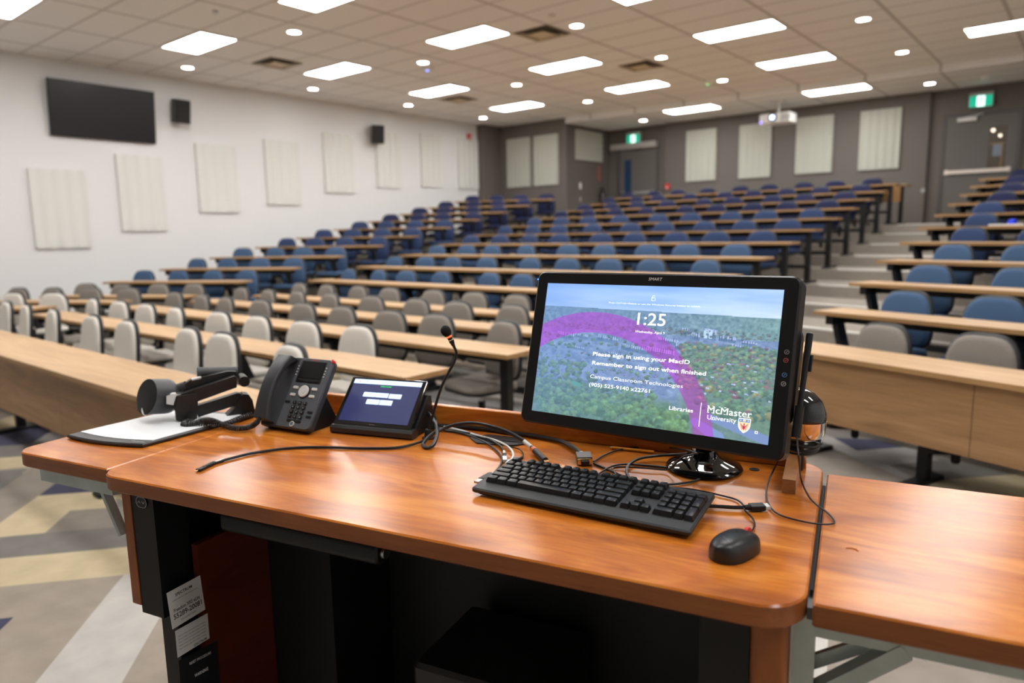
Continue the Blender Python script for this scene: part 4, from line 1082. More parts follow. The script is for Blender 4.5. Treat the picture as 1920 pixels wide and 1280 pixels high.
row(rows[4], [(c_, 1) for c_ in '`1234567890-=']+[('<', 2)])
row(rows[5], [('Esc', 1), 1.0]+[('F%d' % i, 1) for i in (1, 2, 3, 4)]+[0.5]+[('F%d' % i, 1) for i in (5, 6, 7, 8)]+[0.5]+[('F%d' % i, 1) for i in (9, 10, 11, 12)])
X1 = X0+15.3*U0
row(rows[5], [('Prt', 1), ('Scr', 1), ('Brk', 1)], X1); row(rows[4], [('Ins', 1), ('Hm', 1), ('Up', 1)], X1); row(rows[3], [('Del', 1), ('End', 1), ('Dn', 1)], X1)
row(rows[1], [1.0, ('^', 1)], X1); row(rows[0], [('<', 1), ('v', 1), ('>', 1)], X1)
X2 = X1+3.3*U0
row(rows[4], [('Nm', 1), ('/', 1), ('*', 1), ('-', 1)], X2); row(rows[3], [(c_, 1) for c_ in '789'], X2); row(rows[2], [(c_, 1) for c_ in '456'], X2); row(rows[1], [(c_, 1) for c_ in '123'], X2); row(rows[0], [('0', 2), ('.', 1)], X2)
key(X2+3.5*U0, (rows[3]+rows[2])/2, 1, 2, '+'); key(X2+3.5*U0, (rows[1]+rows[0])/2, 1, 2, 'En')
FLAT = lambda x, y, z: Matrix(((1, 0, 0, x), (0, 0, 1, y), (0, 1, 0, z), (0, 0, 0, 1)))
tm = [text(ch, 'legend_tmp', leg_m, None, 0, 0, 0.0026, None, y=0.0001, M=FLAT(x, y, KZ+0.0097)) for ch, x, y in legend if ch]
allv = MB()
for o in tm:
    mesh = o.data; allv.add([v_.co.copy() for v_ in mesh.vertices], [tuple(p.vertices) for p in mesh.polygons]); bpy.data.objects.remove(o); bpy.data.meshes.remove(mesh)
allv.build('key_legends', leg_m, kb)
text('Lenovo', 'maker_mark', mat('dim mark', (0.10, 0.10, 0.105), 0.3), kb, 0, 0, 0.008, 0.040, y=0.0002, M=FLAT(X2+0.016, rows[5]-0.004, 0.0132))

mc = (at(1327, 1048, z=TZ)+at(1420, 1030, z=TZ)+at(1362, 1062, z=TZ)+at(1400, 1008, z=TZ))/4
mf = at(1405, 1006, z=TZ)-at(1350, 1062, z=TZ); mh = math.atan2(mf.y, mf.x)-R_(90)+R_(-12)
ms = empty('computer_mouse', 'black wired mouse with a red wheel, right of the keyboard', 'mouse', (mc.x, mc.y, TZ), mh)
def mring(t):
    y = -0.054+0.108*t; w_ = 0.0315*max(0.02, 1-abs(2*t-1)**2.8)**0.5*(1-0.06*t); h_ = 0.005+0.031*max(0.0, 1-abs((t-0.43)/0.60)**2.3)**0.55
    return [(w_*math.copysign(abs(math.cos(a))**0.7, math.cos(a)), y, max(0.0, 0.004+(h_-0.004)*(max(0, math.sin(a))**0.75)) if math.sin(a) > 0 else 0.0015) for a in [2*math.pi*i/24 for i in range(24)]]
v = MB(); v.loft([mring(t) for t in (0, 0.01, 0.03, 0.07, 0.13, 0.2, 0.3, 0.45, 0.6, 0.72, 0.83, 0.91, 0.96, 0.985, 1.0)]); v.build('shell', mat('mouse plastic', (0.010, 0.010, 0.011), 0.36), ms, smooth_ang=75)
v = MB(); v.cyl((-0.003, 0.036, 0.0255), (0.003, 0.036, 0.0255), 0.008, n=16); v.build('scroll_wheel', red, ms)
v = MB(); v.tube([(0, 0.053, 0.0165), (0, 0.03, 0.0300), (0, 0.0, 0.0366)], 0.0005, n=4); v.build('button_seam', black, ms)
text('Lenovo', 'maker_mark', mat('grey mark', (0.16, 0.16, 0.16), 0.4), ms, 0, 0, 0.004, 0.02, y=0, M=T(0.012, -0.036, 0.0352) @ RZ(R_(150)) @ Matrix.Rotation(R_(0), 4, 'X') @ FLAT(0, 0, 0))

# ================================================================== CABLES
def tp(px, py, h=0.004): return at(px, py, z=TZ+h)
def cable(name, label, P, r, cat='cable', m=None):
    pts = [tp(*p) for p in P]
    v = MB(); v.tube(pts, r, n=8, sub=6)
    return v.build(name, m or rubber, label=label, cat=cat, group=None)
def plug(par, p, q, r0, r1, m, name='plug', flat=None):
    v = MB()
    if flat: v.beam(p, q, flat[0], flat[1], ch=0.0008)
    else: v.cyl(p, q, r0, r1, n=12)
    return v.build(name, m, par)
def dirn(a, b): return (b-a).normalized()
# long thin cable to the mini plug at the left
c = cable('video_cable', 'long thin black cable ending in a mini plug at the left', [(398, 869, .004), (440, 857, .004), (480, 848, .004), (540, 840, .004), (600, 838, .004), (680, 840, .004), (740, 839, .004), (780, 831, .006), (808, 818, .012), (818, 800, .02), (815, 780, .03), (798, 762, .04)], 0.0034)
a_, b_ = tp(400, 868), tp(366, 884)
plug(c, a_, a_.lerp(b_, .55), .0055, .0045, rubber, 'strain_relief'); plug(c, a_.lerp(b_, .5), a_.lerp(b_, .85), 0, 0, black_plastic, 'plug', (0.012, 0.006)); plug(c, a_.lerp(b_, .85), b_, 0.0016, 0.0012, gold, 'pin')
a_, b_ = tp(404, 867), tp(420, 862); plug(c, a_, b_, .0040, .0040, label_white, 'cable_label')
# thick cable looping up and over to the orange-ringed plug
c = cable('display_cable', 'thick black cable arching to an orange-ringed plug above the keyboard', [(1000, 842, .012), (985, 828, .022), (958, 812, .035), (925, 800, .045), (890, 793, .045), (858, 795, .04), (832, 803, .03), (808, 815, .02), (796, 828, .01), (793, 834, .006), (800, 839, .005), (812, 834, .008), (819, 818, .02), (818, 800, .035), (808, 780, .045), (790, 762, .05)], 0.0046)
a_, b_ = tp(1000, 842, .012), tp(1026, 866, .006)
plug(c, a_, a_.lerp(b_, .88), .0075, .0075, black_plastic, 'plug'); plug(c, a_.lerp(b_, .88), b_, 0, 0, gold, 'contact', (0.010, 0.005)); plug(c, a_.lerp(b_, -0.02), a_.lerp(b_, .14), .0078, .0078, mat('orange ring', (0.75, 0.16, 0.02), 0.4), 'orange_ring')
plug(c, tp(983, 827, .0225), tp(996, 838, .0145), .0053, .0053, label_white, 'cable_label')
# VGA
c = cable('vga_cable', 'thick black cable ending in a blue-black trapezoid plug left of the monitor', [(1092, 856, .012), (1083, 844, .010), (1060, 830, .008), (1030, 822, .008), (990, 815, .008), (950, 810, .007), (900, 803, .007), (850, 799, .007), (815, 797, .010), (790, 795, .012)], 0.0056)
a_, b_ = tp(1093, 853, .012), tp(1098, 869, .010)
plug(c, tp(1090, 850, .012), tp(1092, 856, .012), .0066, .0066, label_white, 'cable_label')
hd = dirn(a_, b_); hd.z = 0
plug(c, a_, a_.lerp(b_, .72), 0, 0, mat('plug grey', (0.03, 0.03, 0.033), 0.4), 'plug', (0.034, 0.018)); plug(c, a_.lerp(b_, .72), a_.lerp(b_, .80), 0, 0, gold, 'face_plate', (0.032, 0.014)); plug(c, a_.lerp(b_, .80), a_.lerp(b_, .95), 0, 0, black, 'connector_shell', (0.018, 0.009))
# USB A
c = cable('usb_cable', 'thin black cable ending in a silver USB plug left of the keyboard', [(928, 885, .006), (938, 872, .004), (941, 858, .004), (932, 845, .004), (915, 832, .004), (890, 820, .004), (860, 811, .004), (830, 806, .006), (800, 800, .01)], 0.0024)
a_, b_ = tp(922, 888, .006), tp(893, 904, .006); plug(c, a_, a_.lerp(b_, .7), 0, 0, black_plastic, 'plug', (0.014, 0.007)); plug(c, a_.lerp(b_, .7), b_, 0, 0, steel, 'connector_shell', (0.012, 0.0045))
plug(c, tp(922, 888, .006), tp(929, 884, .006), .003, .003, label_white, 'cable_label')
# ethernet black and white
clear = mat('clear plastic', (0.5, 0.52, 0.52), 0.15)
c = cable('network_cable', 'black network cable with a clear plug behind the keyboard', [(945, 847, .006), (938, 836, .006), (920, 825, .008), (895, 815, .008), (865, 809, .007), (830, 803, .007), (800, 797, .01)], 0.0027)
a_, b_ = tp(945, 846, .006), tp(947, 864, .005); plug(c, a_, a_.lerp(b_, .3), .0033, .0033, label_white, 'cable_label'); plug(c, a_.lerp(b_, .3), a_.lerp(b_, .6), 0, 0, black_plastic, 'boot', (0.010, 0.008)); plug(c, a_.lerp(b_, .6), b_, 0, 0, clear, 'plug', (0.011, 0.007))
c = cable('network_cable', 'white network cable with a clear plug behind the keyboard', [(955, 866, .005), (962, 855, .006), (960, 845, .008), (948, 834, .009), (925, 824, .010), (895, 816, .008), (862, 806, .007), (835, 800, .007), (815, 794, .008)], 0.0027, m=label_white)
a_, b_ = tp(957, 863, .005), tp(950, 872, .004); plug(c, a_, b_, 0, 0, clear, 'plug', (0.011, 0.006))
c = cable('audio_cable', 'thin black cable with a round audio plug touching the keyboard', [(978, 859, .004), (981, 851, .004), (974, 842, .005), (955, 837, .007), (930, 828, .007), (895, 818, .006), (850, 808, .006), (810, 800, .008)], 0.0016)
a_, b_ = tp(978, 858, .004), tp(953, 872, .004); plug(c, a_, a_.lerp(b_, .6), .0042, .0036, black_plastic, 'plug'); plug(c, a_.lerp(b_, .6), b_, .0018, .0012, steel, 'pin')
# loops around the monitor foot
cable('monitor_cable', 'thin black cable running from the trapezoid plug to the monitor foot', [(1113, 865, .004), (1135, 852, .004), (1165, 842, .004), (1205, 838, .005), (1250, 839, .01), (1285, 843, .03), (1308, 850, .05)], 0.0022)
cable('monitor_cable', 'black cable making the widest flat loop before the monitor foot', [(1113, 868, .003), (1140, 880, .003), (1170, 893, .003), (1205, 903, .003), (1250, 908, .003), (1290, 904, .003), (1312, 897, .003), (1306, 888, .003), (1270, 879, .003), (1220, 873, .003), (1175, 870, .004), (1150, 873, .004), (1130, 883, .004), (1114, 896, .004)], 0.0024)
cable('monitor_cable', 'thicker black cable rising in a loop behind the keyboard keypad', [(1196, 908, .004), (1182, 898, .005), (1175, 884, .006), (1180, 870, .008), (1200, 859, .010), (1235, 854, .012), (1265, 852, .02), (1290, 850, .045)], 0.0034)
cable('monitor_cable', 'thin black cable crossing low loops to the monitor neck', [(1162, 900, .004), (1154, 888, .004), (1150, 877, .004), (1175, 875, .006), (1215, 878, .007), (1252, 880, .008), (1268, 868, .03), (1280, 857, .045), (1305, 850, .05)], 0.0018)
cable('mouse_cable', 'thin black mouse cable curving down from behind the keyboard', [(1195, 908, .003), (1225, 912, .003), (1270, 914, .003), (1310, 919, .003), (1350, 928, .003), (1380, 936, .003), (1393, 946, .006), (1397, 957, .006), (1410, 970, .004), (1415, 984, .004), (1408, 998, .008), (1402, 1009, .016)], 0.0017)
c = cable('display_cable', 'black cable with a white-ended plug lying right of the keyboard', [(1320, 948, .006), (1345, 949, .006), (1375, 951, .006), (1396, 951, .006)], 0.0036)
a_, b_ = tp(1396, 951, .007), tp(1442, 949, .008); plug(c, a_, a_.lerp(b_, .25), .0045, .0060, rubber, 'strain_relief'); plug(c, a_.lerp(b_, .22), a_.lerp(b_, .80), 0, 0, black_plastic, 'plug', (0.019, 0.010)); plug(c, a_.lerp(b_, .80), b_, 0, 0, label_white, 'connector_cap', (0.017, 0.007))
# pen tether
pts = [pe.location+dn*0.01]+[tp(*p) for p in ((1498, 862, .10), (1502, 898, .03), (1515, 928, .010), (1530, 945, .004), (1548, 958, .004), (1562, 972, .004), (1562, 981, .004), (1535, 982, .004), (1500, 976, .004), (1465, 966, .004), (1446, 952, .004), (1437, 930, .006), (1440, 905, .012), (1450, 882, .03), (1460, 862, .06))]
v = MB(); v.tube(pts, 0.0017, n=8); v.build('pen_tether', rubber, label='thin black cord looping from the stylus over the gap to the right leaf', cat='cord')
# cables between phone and control panel
cable('phone_cable', 'dark cables crossing behind the telephone to the control tablet', [(598, 772, .01), (612, 778, .012), (625, 785, .012), (640, 782, .015), (652, 780, .02)], 0.0055)
cable('phone_cable', 'thin black cord on the worktop just right of the telephone', [(596, 789, .004), (612, 791, .003), (630, 786, .003), (645, 784, .006)], 0.0022)
# pencil
pa, pb = tp(1143, 838, .0045), tp(1226, 847, .0045)
pc_ = empty('pencil', 'yellow pencil lying at the back rail left of the monitor foot', 'pencil', pa)
dd = pb-pa; v = MB(); v.cyl((0, 0, 0)+Vector((0, 0, 0)) if False else dd*0.06, dd, 0.0036, n=6); v.build('shaft', mat('pencil yellow', (0.85, 0.33, 0.02), 0.35), pc_)
v = MB(); v.cyl(dd*0.0, dd*0.06, 0.0012, 0.0036, n=6); v.build('tip', mat('bare wood', (0.75, 0.5, 0.3), 0.6), pc_)

# ================================================================== TELEPHONE
ph = empty('desk_telephone', 'slate grey desk telephone standing beside the control tablet', 'telephone', mtx=frame_mtx((-1.648, 1.094, EYE-.420), R_(12), R_(-33.5)))
def pz(pts, y0, y1, ch, m, name, par, sm=35):
    v = MB(); v.prism(pts, -y1, -y0, ch, XZ); return v.build(name, m, par, smooth_ang=sm)
pz(rrect(-0.120, 0.062, -0.104, 0.103, [0.01, 0.012, 0.014, 0.012], 5), 0.001, 0.022, 0.003, phone_dark, 'shell', ph)
pz(rrect(-0.057, 0.060, -0.101, 0.101, [0.006, 0.012, 0.014, 0.012], 5), -0.002, 0.004, 0.001, phone_grey, 'face_plate', ph)
pz(rrect(-0.045, 0.044, 0.028, 0.093, 0.003, 3), -0.0032, -0.001, 0.0006, black_plastic, 'display_surround', ph)
pz(rrect(-0.039, 0.039, 0.042, 0.090, 0.002, 3), -0.0042, -0.003, 0, mat('phone display', (0.012, 0.012, 0.013), 0.45, spec=0.15), 'display', ph)
for i in range(4): pz(rrect(-0.0385+i*0.0195, -0.0215+i*0.0195, 0.031, 0.0375, 0.0015, 2), -0.0055, -0.003, 0.0008, black, 'soft_key', ph)
v = MB(); v.cyl((0, -0.001, 0.003), (0, -0.0045, 0.003), 0.0195, n=28); v.build('navigation_well', black_plastic, ph)
silver = mat('silver key', (0.62, 0.62, 0.60), 0.35)
v = MB(); v.lathe([(0.0172, 0), (0.0172, 0.003), (0.0155, 0.0045), (0.0085, 0.0045), (0.008, 0.0038), (0.0078, 0.0048), (0.001, 0.0052)], 28, T(0, -0.0035, 0.003) @ Matrix.Rotation(R_(90), 4, 'X')); v.build('navigation_wheel', silver, ph)
for x, z in ((-0.034, 0.012), (0.033, 0.012), (-0.036, -0.009), (0.032, -0.009)): pz(rrect(x-0.009, x+0.009, z-0.0042, z+0.0042, 0.003, 3), -0.0055, -0.001, 0.001, silver, 'function_key', ph)
for r in range(4):
    for c_ in range(3):
        x, z = -0.018+c_*0.0185, -0.030-r*0.0133
        kk_ = pz(rrect(x-0.0062, x+0.0062, z-0.0048, z+0.0048, 0.0022, 3), -0.0055, -0.001, 0.001, black, 'number_key', ph)
        text('123456789*0#'[r*3+c_], 'digit', lw_m, ph, x, z-0.0022, 0.0045, None, y=-0.0057, align='CENTER', bold=0.01)
for x, z in ((-0.045, -0.030), (0.046, -0.053), (0.046, -0.066)): pz(rrect(x-0.0085, x+0.0085, z-0.0033, z+0.0033, 0.0012, 2), -0.0045, -0.001, 0.0008, black, 'side_key', ph)
pz(rrect(-0.024, 0.026, -0.0855, -0.0785, 0.003, 3), -0.0045, -0.001, 0.0008, black, 'volume_key', ph)
v = MB(); v.cyl((0, -0.001, -0.0905), (0, -0.0055, -0.0905), 0.0075, n=20); sp_ = v.build('speaker_key', silver, ph)
v = MB(); v.cyl((0, -0.0056, -0.0905), (0, -0.006, -0.0905), 0.0052, n=18); v.build('speaker_icon', mat('blue grey', (0.08, 0.12, 0.16), 0.4), sp_)
for sx in (-1, 1):
    for i in range(4):
        x = (-0.0525 if sx < 0 else 0.0475); z = 0.0755-i*0.0085
        pz(rrect(x-0.0022, x+0.0022, z-0.0016, z+0.0016, 0.0012, 2), -0.0035, -0.001, 0.0005, silver, 'line_key', ph)
pz(rrect(0.056, 0.0625, 0.0945, 0.1035, [0.001, 0.001, 0.006, 0.001], 4), -0.0026, 0.010, 0.001, glow('message lamp red', (0.55, 0.01, 0.01), 0.3), 'message_lamp', ph)
text('AVAYA', 'maker_mark', glow('red mark', (0.5, 0.03, 0.02), 0.25), ph, -0.015, 0.0945, 0.0038, 0.026, y=-0.0023, bold=0.01)
# stand wedge behind
M_i = ph.matrix_world.inverted()
v = MB(); pb0 = ph.matrix_world @ Vector((-0.10, 0.02, -0.10)); 
fw = Vector((-math.sin(R_(12)), math.cos(R_(12)), 0)); rt = Vector((math.cos(R_(12)), math.sin(R_(12)), 0))
A = ph.matrix_world @ Vector((-0.105, 0.015, -0.095)); B = ph.matrix_world @ Vector((-0.105, 0.015, 0.02))
A0 = Vector((A.x, A.y, TZ+0.001)); B1 = Vector((B.x, B.y, TZ+0.001))+fw*0.05
loop = [A0, B1, B1+Vector((0, 0, 0.015)), B, A]
v.loft([[M_i @ p for p in loop], [M_i @ (p+rt*0.15) for p in loop]]); v.build('stand', black_plastic, ph)
# handset: a bowed bar with two deeper ends
def hs_ring(t):
    z = -0.094+0.188*t; bow = 0.040-0.020*(2*t-1)**2; th_ = 0.017+0.020*(abs(2*t-1)**4); wd = 0.0215+0.004*abs(2*t-1)**2
    yo, yi = -bow-0.012, -bow-0.012+th_
    return [(-0.092+x, y, z) for x, y in rrect(-wd, wd, yo, yi, 0.006, 3)]
v = MB(); v.loft([hs_ring(t) for t in (0, 0.03, 0.1, 0.18, 0.26, 0.4, 0.5, 0.6, 0.74, 0.82, 0.9, 0.97, 1.0)]); hsn = v.build('handset', phone_dark, ph, smooth_ang=50)
v = MB(); v.cyl((-0.092, -0.030, -0.092), (-0.092, -0.030, -0.108), 0.005, 0.004, n=10); v.build('cord_boot', rubber, hsn)
# coiled cord
path = smooth([ph.matrix_world @ Vector((-0.092, -0.030, -0.104))]+[tp(*p) for p in ((472, 800, .012), (455, 804, .009), (436, 803, .009), (418, 797, .010), (400, 790, .024), (384, 789, .026), (368, 794, .018), (352, 799, .012), (344, 797, .012), (352, 791, .012), (375, 797, .012), (400, 799, .010), (425, 795, .010), (450, 785, .010), (472, 777, .010))], 24)
hel = []; n = len(path); turns = 92
for i in range(n*3):
    t = i/(n*3-1)*(n-1); k = min(int(t), n-2); p = path[k].lerp(path[k+1], t-k); d = (path[k+1]-path[k]).normalized()
    a = d.cross(Vector((0, 0, 1))).normalized(); b_ = a.cross(d); ph_ = 2*math.pi*turns*i/(n*3-1)
    hel.append(p+(a*math.cos(ph_)+b_*math.sin(ph_))*0.0062+Vector((0, 0, 0.002)))
v = MB(); v.tube(hel, 0.0019, n=5, sub=3); v.build('coiled_cord', mat('dark cord', (0.022, 0.020, 0.022), 0.4), label='coiled dark telephone cord looping below the document camera arm', cat='cord')

# ================================================================== CONTROL TABLET
tb = empty('control_tablet', 'black touch control tablet showing lighting buttons, left of the microphone', 'touch panel', mtx=frame_mtx((-1.466, 1.206, EYE-.4446), R_(19.5), R_(-45.6)) @ Matrix.Scale(0.952, 4))
pz(rrect(-0.124, 0.122, -0.078, 0.083, 0.004, 4), 0.0, 0.012, 0.0015, black_gloss, 'glass_front', tb)
pz(rrect(-0.111, 0.109, -0.0645, 0.075, 0.0, 1), -0.0008, 0.0, 0, glow('tablet navy screen', (0.010, 0.015, 0.075), 0.9), 'display', tb)
pz(rrect(-0.111, 0.109, 0.0605, 0.075, 0.0, 1), -0.0014, -0.0009, 0, glow('tablet white bar', (0.55, 0.70, 0.95), 1.0), 'title_bar', tb)
btn = glow('tablet button', (0.55, 0.68, 0.92), 1.0); dtx = glow('tablet blue text', (0.10, 0.14, 0.30), 0.8)
for (x0, x1, z0, z1, tx) in ((-64, -23, 17, 32, 'Full On'), (-24+1, 18, 17, 32, 'Full Off'), (20, 60, 16, 31, 'High'), (-45, -3, -7, 9, 'Medium'), (-2, 39, -7, 9, 'Presentation')):
    bb = pz(rrect(x0/1000, (x1-1)/1000, z0/1000, z1/1000, 0.001, 2), -0.0016, -0.0009, 0, btn, 'screen_button', tb)
    text(tx, 'button_text', dtx, tb, (x0+x1-1)/2000, (z0+z1)/2000-0.0015, 0.0034, None, y=-0.0019, align='CENTER')
text('KTH-B135', 'title_text', dtx, tb, -0.0155, 0.0655, 0.0048, 0.030, y=-0.0017)
text('Lighting Control', 'caption_text', glow('tablet green', (0.0, 0.75, 0.10), 0.9), tb, -0.018, 0.0525, 0.0045, 0.034, y=-0.0011, bold=0.02)
v = MB(); v.box(-0.094, -0.090, -0.0017, -0.0014, 0.064, 0.0705); v.build('title_icon', glow('icon orange', (0.5, 0.25, 0.15), 0.8), tb)
v = MB(); v.box(-0.070, -0.067, -0.0017, -0.0014, 0.068, 0.071); v.build('title_icon', dtx, tb)
text('CRESTRON', 'maker_mark', mat('grey print', (0.35, 0.35, 0.35), 0.4), tb, -0.009, -0.0728, 0.0022, 0.018, y=-0.0008)
# front bar and wedge-shaped foot, level on the worktop
M_t = tb.matrix_world.inverted()
rt = Vector((math.cos(R_(19.5)), math.sin(R_(19.5)), 0)); fw = Vector((-rt.y, rt.x, 0))
bl = tb.matrix_world @ Vector((-0.124, 0.0, -0.080)); bl = Vector((bl.x, bl.y, TZ+0.001))
v = MB()
pr_ = [(0.0, 0.004), (0.0, 0.016), (0.006, 0.022), (0.03, 0.022), (0.035, 0.004), (0.03, 0.0), (0.005, 0.0)]
v.loft([[M_t @ (bl+fw*(a-0.012)+Vector((0, 0, b))) for a, b in pr_], [M_t @ (bl+fw*(a-0.012)+rt*0.246+Vector((0, 0, b))) for a, b in pr_]]); v.build('front_bar', mat('satin black bar', (0.02, 0.02, 0.022), 0.3), tb)
v = MB()
zt2 = 0.090
pr_ = [(0.012, 0.0), (0.12, 0.0), (0.125, 0.02), (0.112, zt2), (0.10, zt2+0.003), (0.02, 0.018)]
v.loft([[M_t @ (bl+fw*a+rt*0.004+Vector((0, 0, b))) for a, b in pr_], [M_t @ (bl+fw*a+rt*0.242+Vector((0, 0, b))) for a, b in pr_]]); v.build('wedge_base', black_plastic, tb)

# ================================================================== GOOSENECK MICROPHONE
mb_ = at(803, 822, z=TZ); mi = empty('gooseneck_microphone', 'slim black gooseneck microphone with a glowing red ring', 'microphone', mb_)
hdm = Vector((CR.x, CR.y, 0)).normalized()
def mp(px, py): return at_plane(px, py, mb_, hdm)-mb_
v = MB(); v.lathe([(0.016, 0.0006), (0.016, 0.004), (0.010, 0.006), (0.009, 0.022), (0.006, 0.026), (0.001, 0.026)], 20); v.build('mount', black_plastic, mi)
v = MB(); v.tube([mp(802, 812), mp(808, 790), mp(818, 755), mp(829, 722), mp(841, 698), mp(850, 682), mp(855, 668), mp(855, 658), mp(850, 647), mp(846, 638)], 0.0033, n=8, sub=5, rfun=lambda t: 0.0036 if t < 0.75 else 0.0034+0.004*max(0, (t-0.85)/0.15)); v.build('gooseneck', black_plastic, mi)
p0, p1 = mp(845, 637), mp(841.5, 630)
v = MB(); v.cyl(p1+(p0-p1)*0.35, p1, 0.0066, 0.0068, n=16); v2 = MB(); v2.cyl(p0, p1+(p0-p1)*0.35, 0.0058, 0.0066, n=16); v2.build('collar', black_plastic, mi)
v.build('light_ring', glow('red ring light', (1.0, 0.12, 0.04), 1.6), mi)
p2 = mp(832, 613); ax = (p2-p1).normalized(); L_ = (p2-p1).length
v = MB(); aa = ax.orthogonal().normalized(); bb_ = ax.cross(aa)
v.loft([[p1+ax*L_*1.12*t+(aa*math.cos(2*math.pi*i/18)+bb_*math.sin(2*math.pi*i/18))*r for i in range(18)] for t, r in ((0, 0.006), (0.12, 0.010), (0.35, 0.0128), (0.6, 0.0132), (0.8, 0.011), (0.93, 0.007), (1.0, 0.002))]); v.build('foam_windscreen', mat('black foam', (0.004, 0.004, 0.004), 0.95, bump=0.6, bscale=900), mi, smooth_ang=80)

# ================================================================== DOCUMENT CAMERA
dcl = at(126, 822, z=TZ); dcr = at(268, 840, z=TZ); dfar = at(478, 783, z=TZ)
dh = math.atan2(dfar.y-dcr.y, dfar.x-dcr.x)-R_(90)
dc = empty('document_camera', 'folded black document camera lying on its white board', 'document camera', (dcl.x, dcl.y, TZ))
def dl(p): return Vector((p.x-dcl.x, p.y-dcl.y, p.z-TZ))
A = dl(dcl); Bq = dl(dcr); D = dl(dfar); E_ = A+(D-Bq)*0.92
A.z = Bq.z = D.z = E_.z = 0
ed = (Bq-A); nrm = Vector((ed.y, -ed.x, 0)).normalized()
front = [A.lerp(Bq, t)+nrm*0.016*math.sin(math.pi*t) for t in (0, .1, .25, .4, .55, .7, .85, 1.0)]
out = [(p.x, p.y) for p in front]+[(D.x, D.y), (E_.x, E_.y)]
v = MB(); v.prism(out, 0.001, 0.011, 0.003); v.build('base_board', mat('graphite board', (0.022, 0.022, 0.024), 0.42), dc)
ins = (D-Bq).normalized()
fi = [(p+ins*(0.032-0.0*0)) for p in front]
ins2 = ed.normalized()
inn = [(p.x+ins2.x*0.006*(1-2*i/7), p.y+ins2.y*0.006*(1-2*i/7)) for i, p in enumerate(fi)]+[(D-ins*0.02-ins2*0.010).to_2d()[:], (E_-ins*0.02+ins2*0.006).to_2d()[:]]
v = MB(); v.prism([tuple(p) for p in inn], 0.0112, 0.0122); v.build('white_sheet', mat('white work surface', (0.90, 0.92, 0.95), 0.25), dc)
mmx = Matrix.Translation(Bq+ins*0.010-ins2*0.055+Vector((0, 0, 0.0114))) @ RZ(math.atan2(ed.y, ed.x))
text('VISUALIZER', 'maker_mark', mat('silver print', (0.5, 0.5, 0.5), 0.4), dc, 0, 0, 0.006, 0.045, y=0.0, M=mmx @ FLAT(0, 0, 0))
# arms lie in an upright plane above the board
PA = at(345, 796, z=TZ); PB = at(474, 779, z=TZ); hda = (PB-PA); hda.z = 0; hda.normalize()
side = Vector((hda.y, -hda.x, 0))       # toward the camera side
def ap(px, py, off=0.0): return dl(at_plane(px, py, PA, hda))-side*off
grm = mat('arm black', (0.010, 0.0095, 0.0095), 0.38, spec=0.4)
def plate(poly, off0, off1, name, m, par=dc, ch=0.0):
    P = [ap(*p) for p in poly]; v = MB(); v.loft([[p-side*off1 for p in P], [p-side*off0 for p in P]]); return v.build(name, m, par)
plate([(407, 797), (420, 782), (440, 762), (449, 743), (455, 737), (465, 738), (472, 748), (477, 770), (479, 779), (470, 783), (455, 787)], -0.014, 0.028, 'hinge_block', grm)
plate([(366, 762), (445, 737), (452, 738), (452, 757), (372, 782)], 0.0, 0.026, 'lower_arm', grm)
ab = plate([(333, 741), (367, 737), (371, 742), (369, 783), (346, 794), (338, 790), (330, 786), (328, 760)], -0.010, 0.032, 'elbow_block', grm)
for px, py in ((356.5, 759.5), (357.5, 771)):
    q = ap(px, py)+side*0.0102; v = MB(); v.cyl(q-side*0.001, q+side*0.0004, 0.0042, n=14); v.build('screw_recess', black, ab)
plate([(311, 744), (314, 740), (345, 737), (440, 705), (444, 708), (444, 726), (372, 752), (332, 755), (326, 763), (312, 760)], 0.0, 0.026, 'upper_arm', grm)
plate([(312, 742), (324, 738), (340, 739), (330, 742), (325, 759), (312, 757)], -0.002, 0.028, 'silver_grip', mat('silver grip', (0.62, 0.62, 0.62), 0.35))
q = ap(457, 714); v = MB(); v.cyl(q+side*0.012, q-side*0.05, 0.0155, n=24); v.build('knuckle', grm, dc)
plate([(349, 724), (358, 716.5), (430, 699.5), (446, 700), (446, 710), (430, 716), (350, 741), (345, 737)], 0.034, 0.056, 'camera_arm', grm)
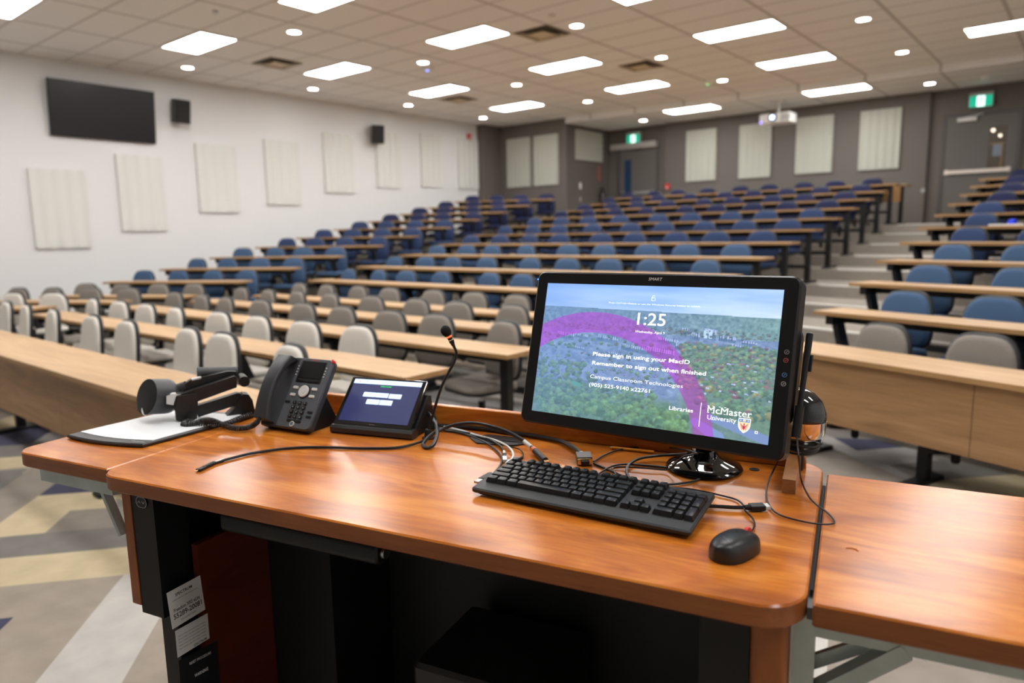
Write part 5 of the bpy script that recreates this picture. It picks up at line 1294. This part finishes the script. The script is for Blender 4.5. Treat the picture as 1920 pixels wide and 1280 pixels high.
plate([(362, 717.5), (380, 713), (380, 710.5), (362, 714.8)], 0.0335, 0.0565, 'silver_strip', mat('silver strip', (0.6, 0.6, 0.6), 0.35))
# spare cylinder behind the arm
q0, q1 = ap(375, 706, 0.075), ap(452, 704, 0.075)
v = MB(); v.cyl(q0, q1, 0.0155, n=22); v.build('lamp_tube', charcoal, dc)
# camera head: a short drum lying on its side, its glassy face to the left
h1 = ap(276, 748, 0.045); ax = -(hda*0.94-side*0.0).normalized(); h0 = ap(322, 751, 0.045)
ax = ((h1-h0).normalized()*0.86+side*0.5).normalized(); h1 = h1+side*0.012; h0 = h1-ax*(h1-h0).length*0.9
up_ = Vector((0, 0, 1)); u2 = (up_-ax*up_.dot(ax)).normalized(); s2_ = ax.cross(u2)
def drum(p, ru, rs, sh=0.0): return [p+u2*ru*math.sin(2*math.pi*i/28)+s2_*rs*math.cos(2*math.pi*i/28)+ax*sh*math.sin(2*math.pi*i/28) for i in range(28)]
Hh = (ap(290, 713, 0.045)-ap(290, 780, 0.045)).length/2
v = MB(); v.loft([drum(h0-ax*0.020, Hh*0.80, Hh*0.72), drum(h0-ax*0.012, Hh*0.96, Hh*0.85), drum(h0, Hh, Hh*0.9), drum(h1, Hh, Hh*0.9, -0.006)]); v.build('camera_head', mat('camera head plastic', (0.050, 0.052, 0.058), 0.42), dc, smooth_ang=50)
v = MB(); v.loft([drum(h1+ax*0.0004, Hh*0.96, Hh*0.86, -0.006), drum(h1+ax*0.001, Hh*0.96, Hh*0.86, -0.006), drum(h1+ax*0.003, Hh*0.7, Hh*0.6, -0.006)]); v.build('lens_window', black_gloss, dc, smooth_ang=50)
q = h0-ax*0.006+u2*0.012; v = MB(); v.cyl(q, ap(352, 728, 0.045), 0.014, n=20); v.build('head_neck', MATS['camera head plastic'], dc)
q = h1+ax*0.001; v = MB(); v.tube([ap(271, 766, 0.035)+side*0.0, ap(268, 771, 0.03), ap(269, 778, 0.025), ap(274, 782, 0.025)], 0.0028, n=8); v.build('lens_clip', label_white, dc)
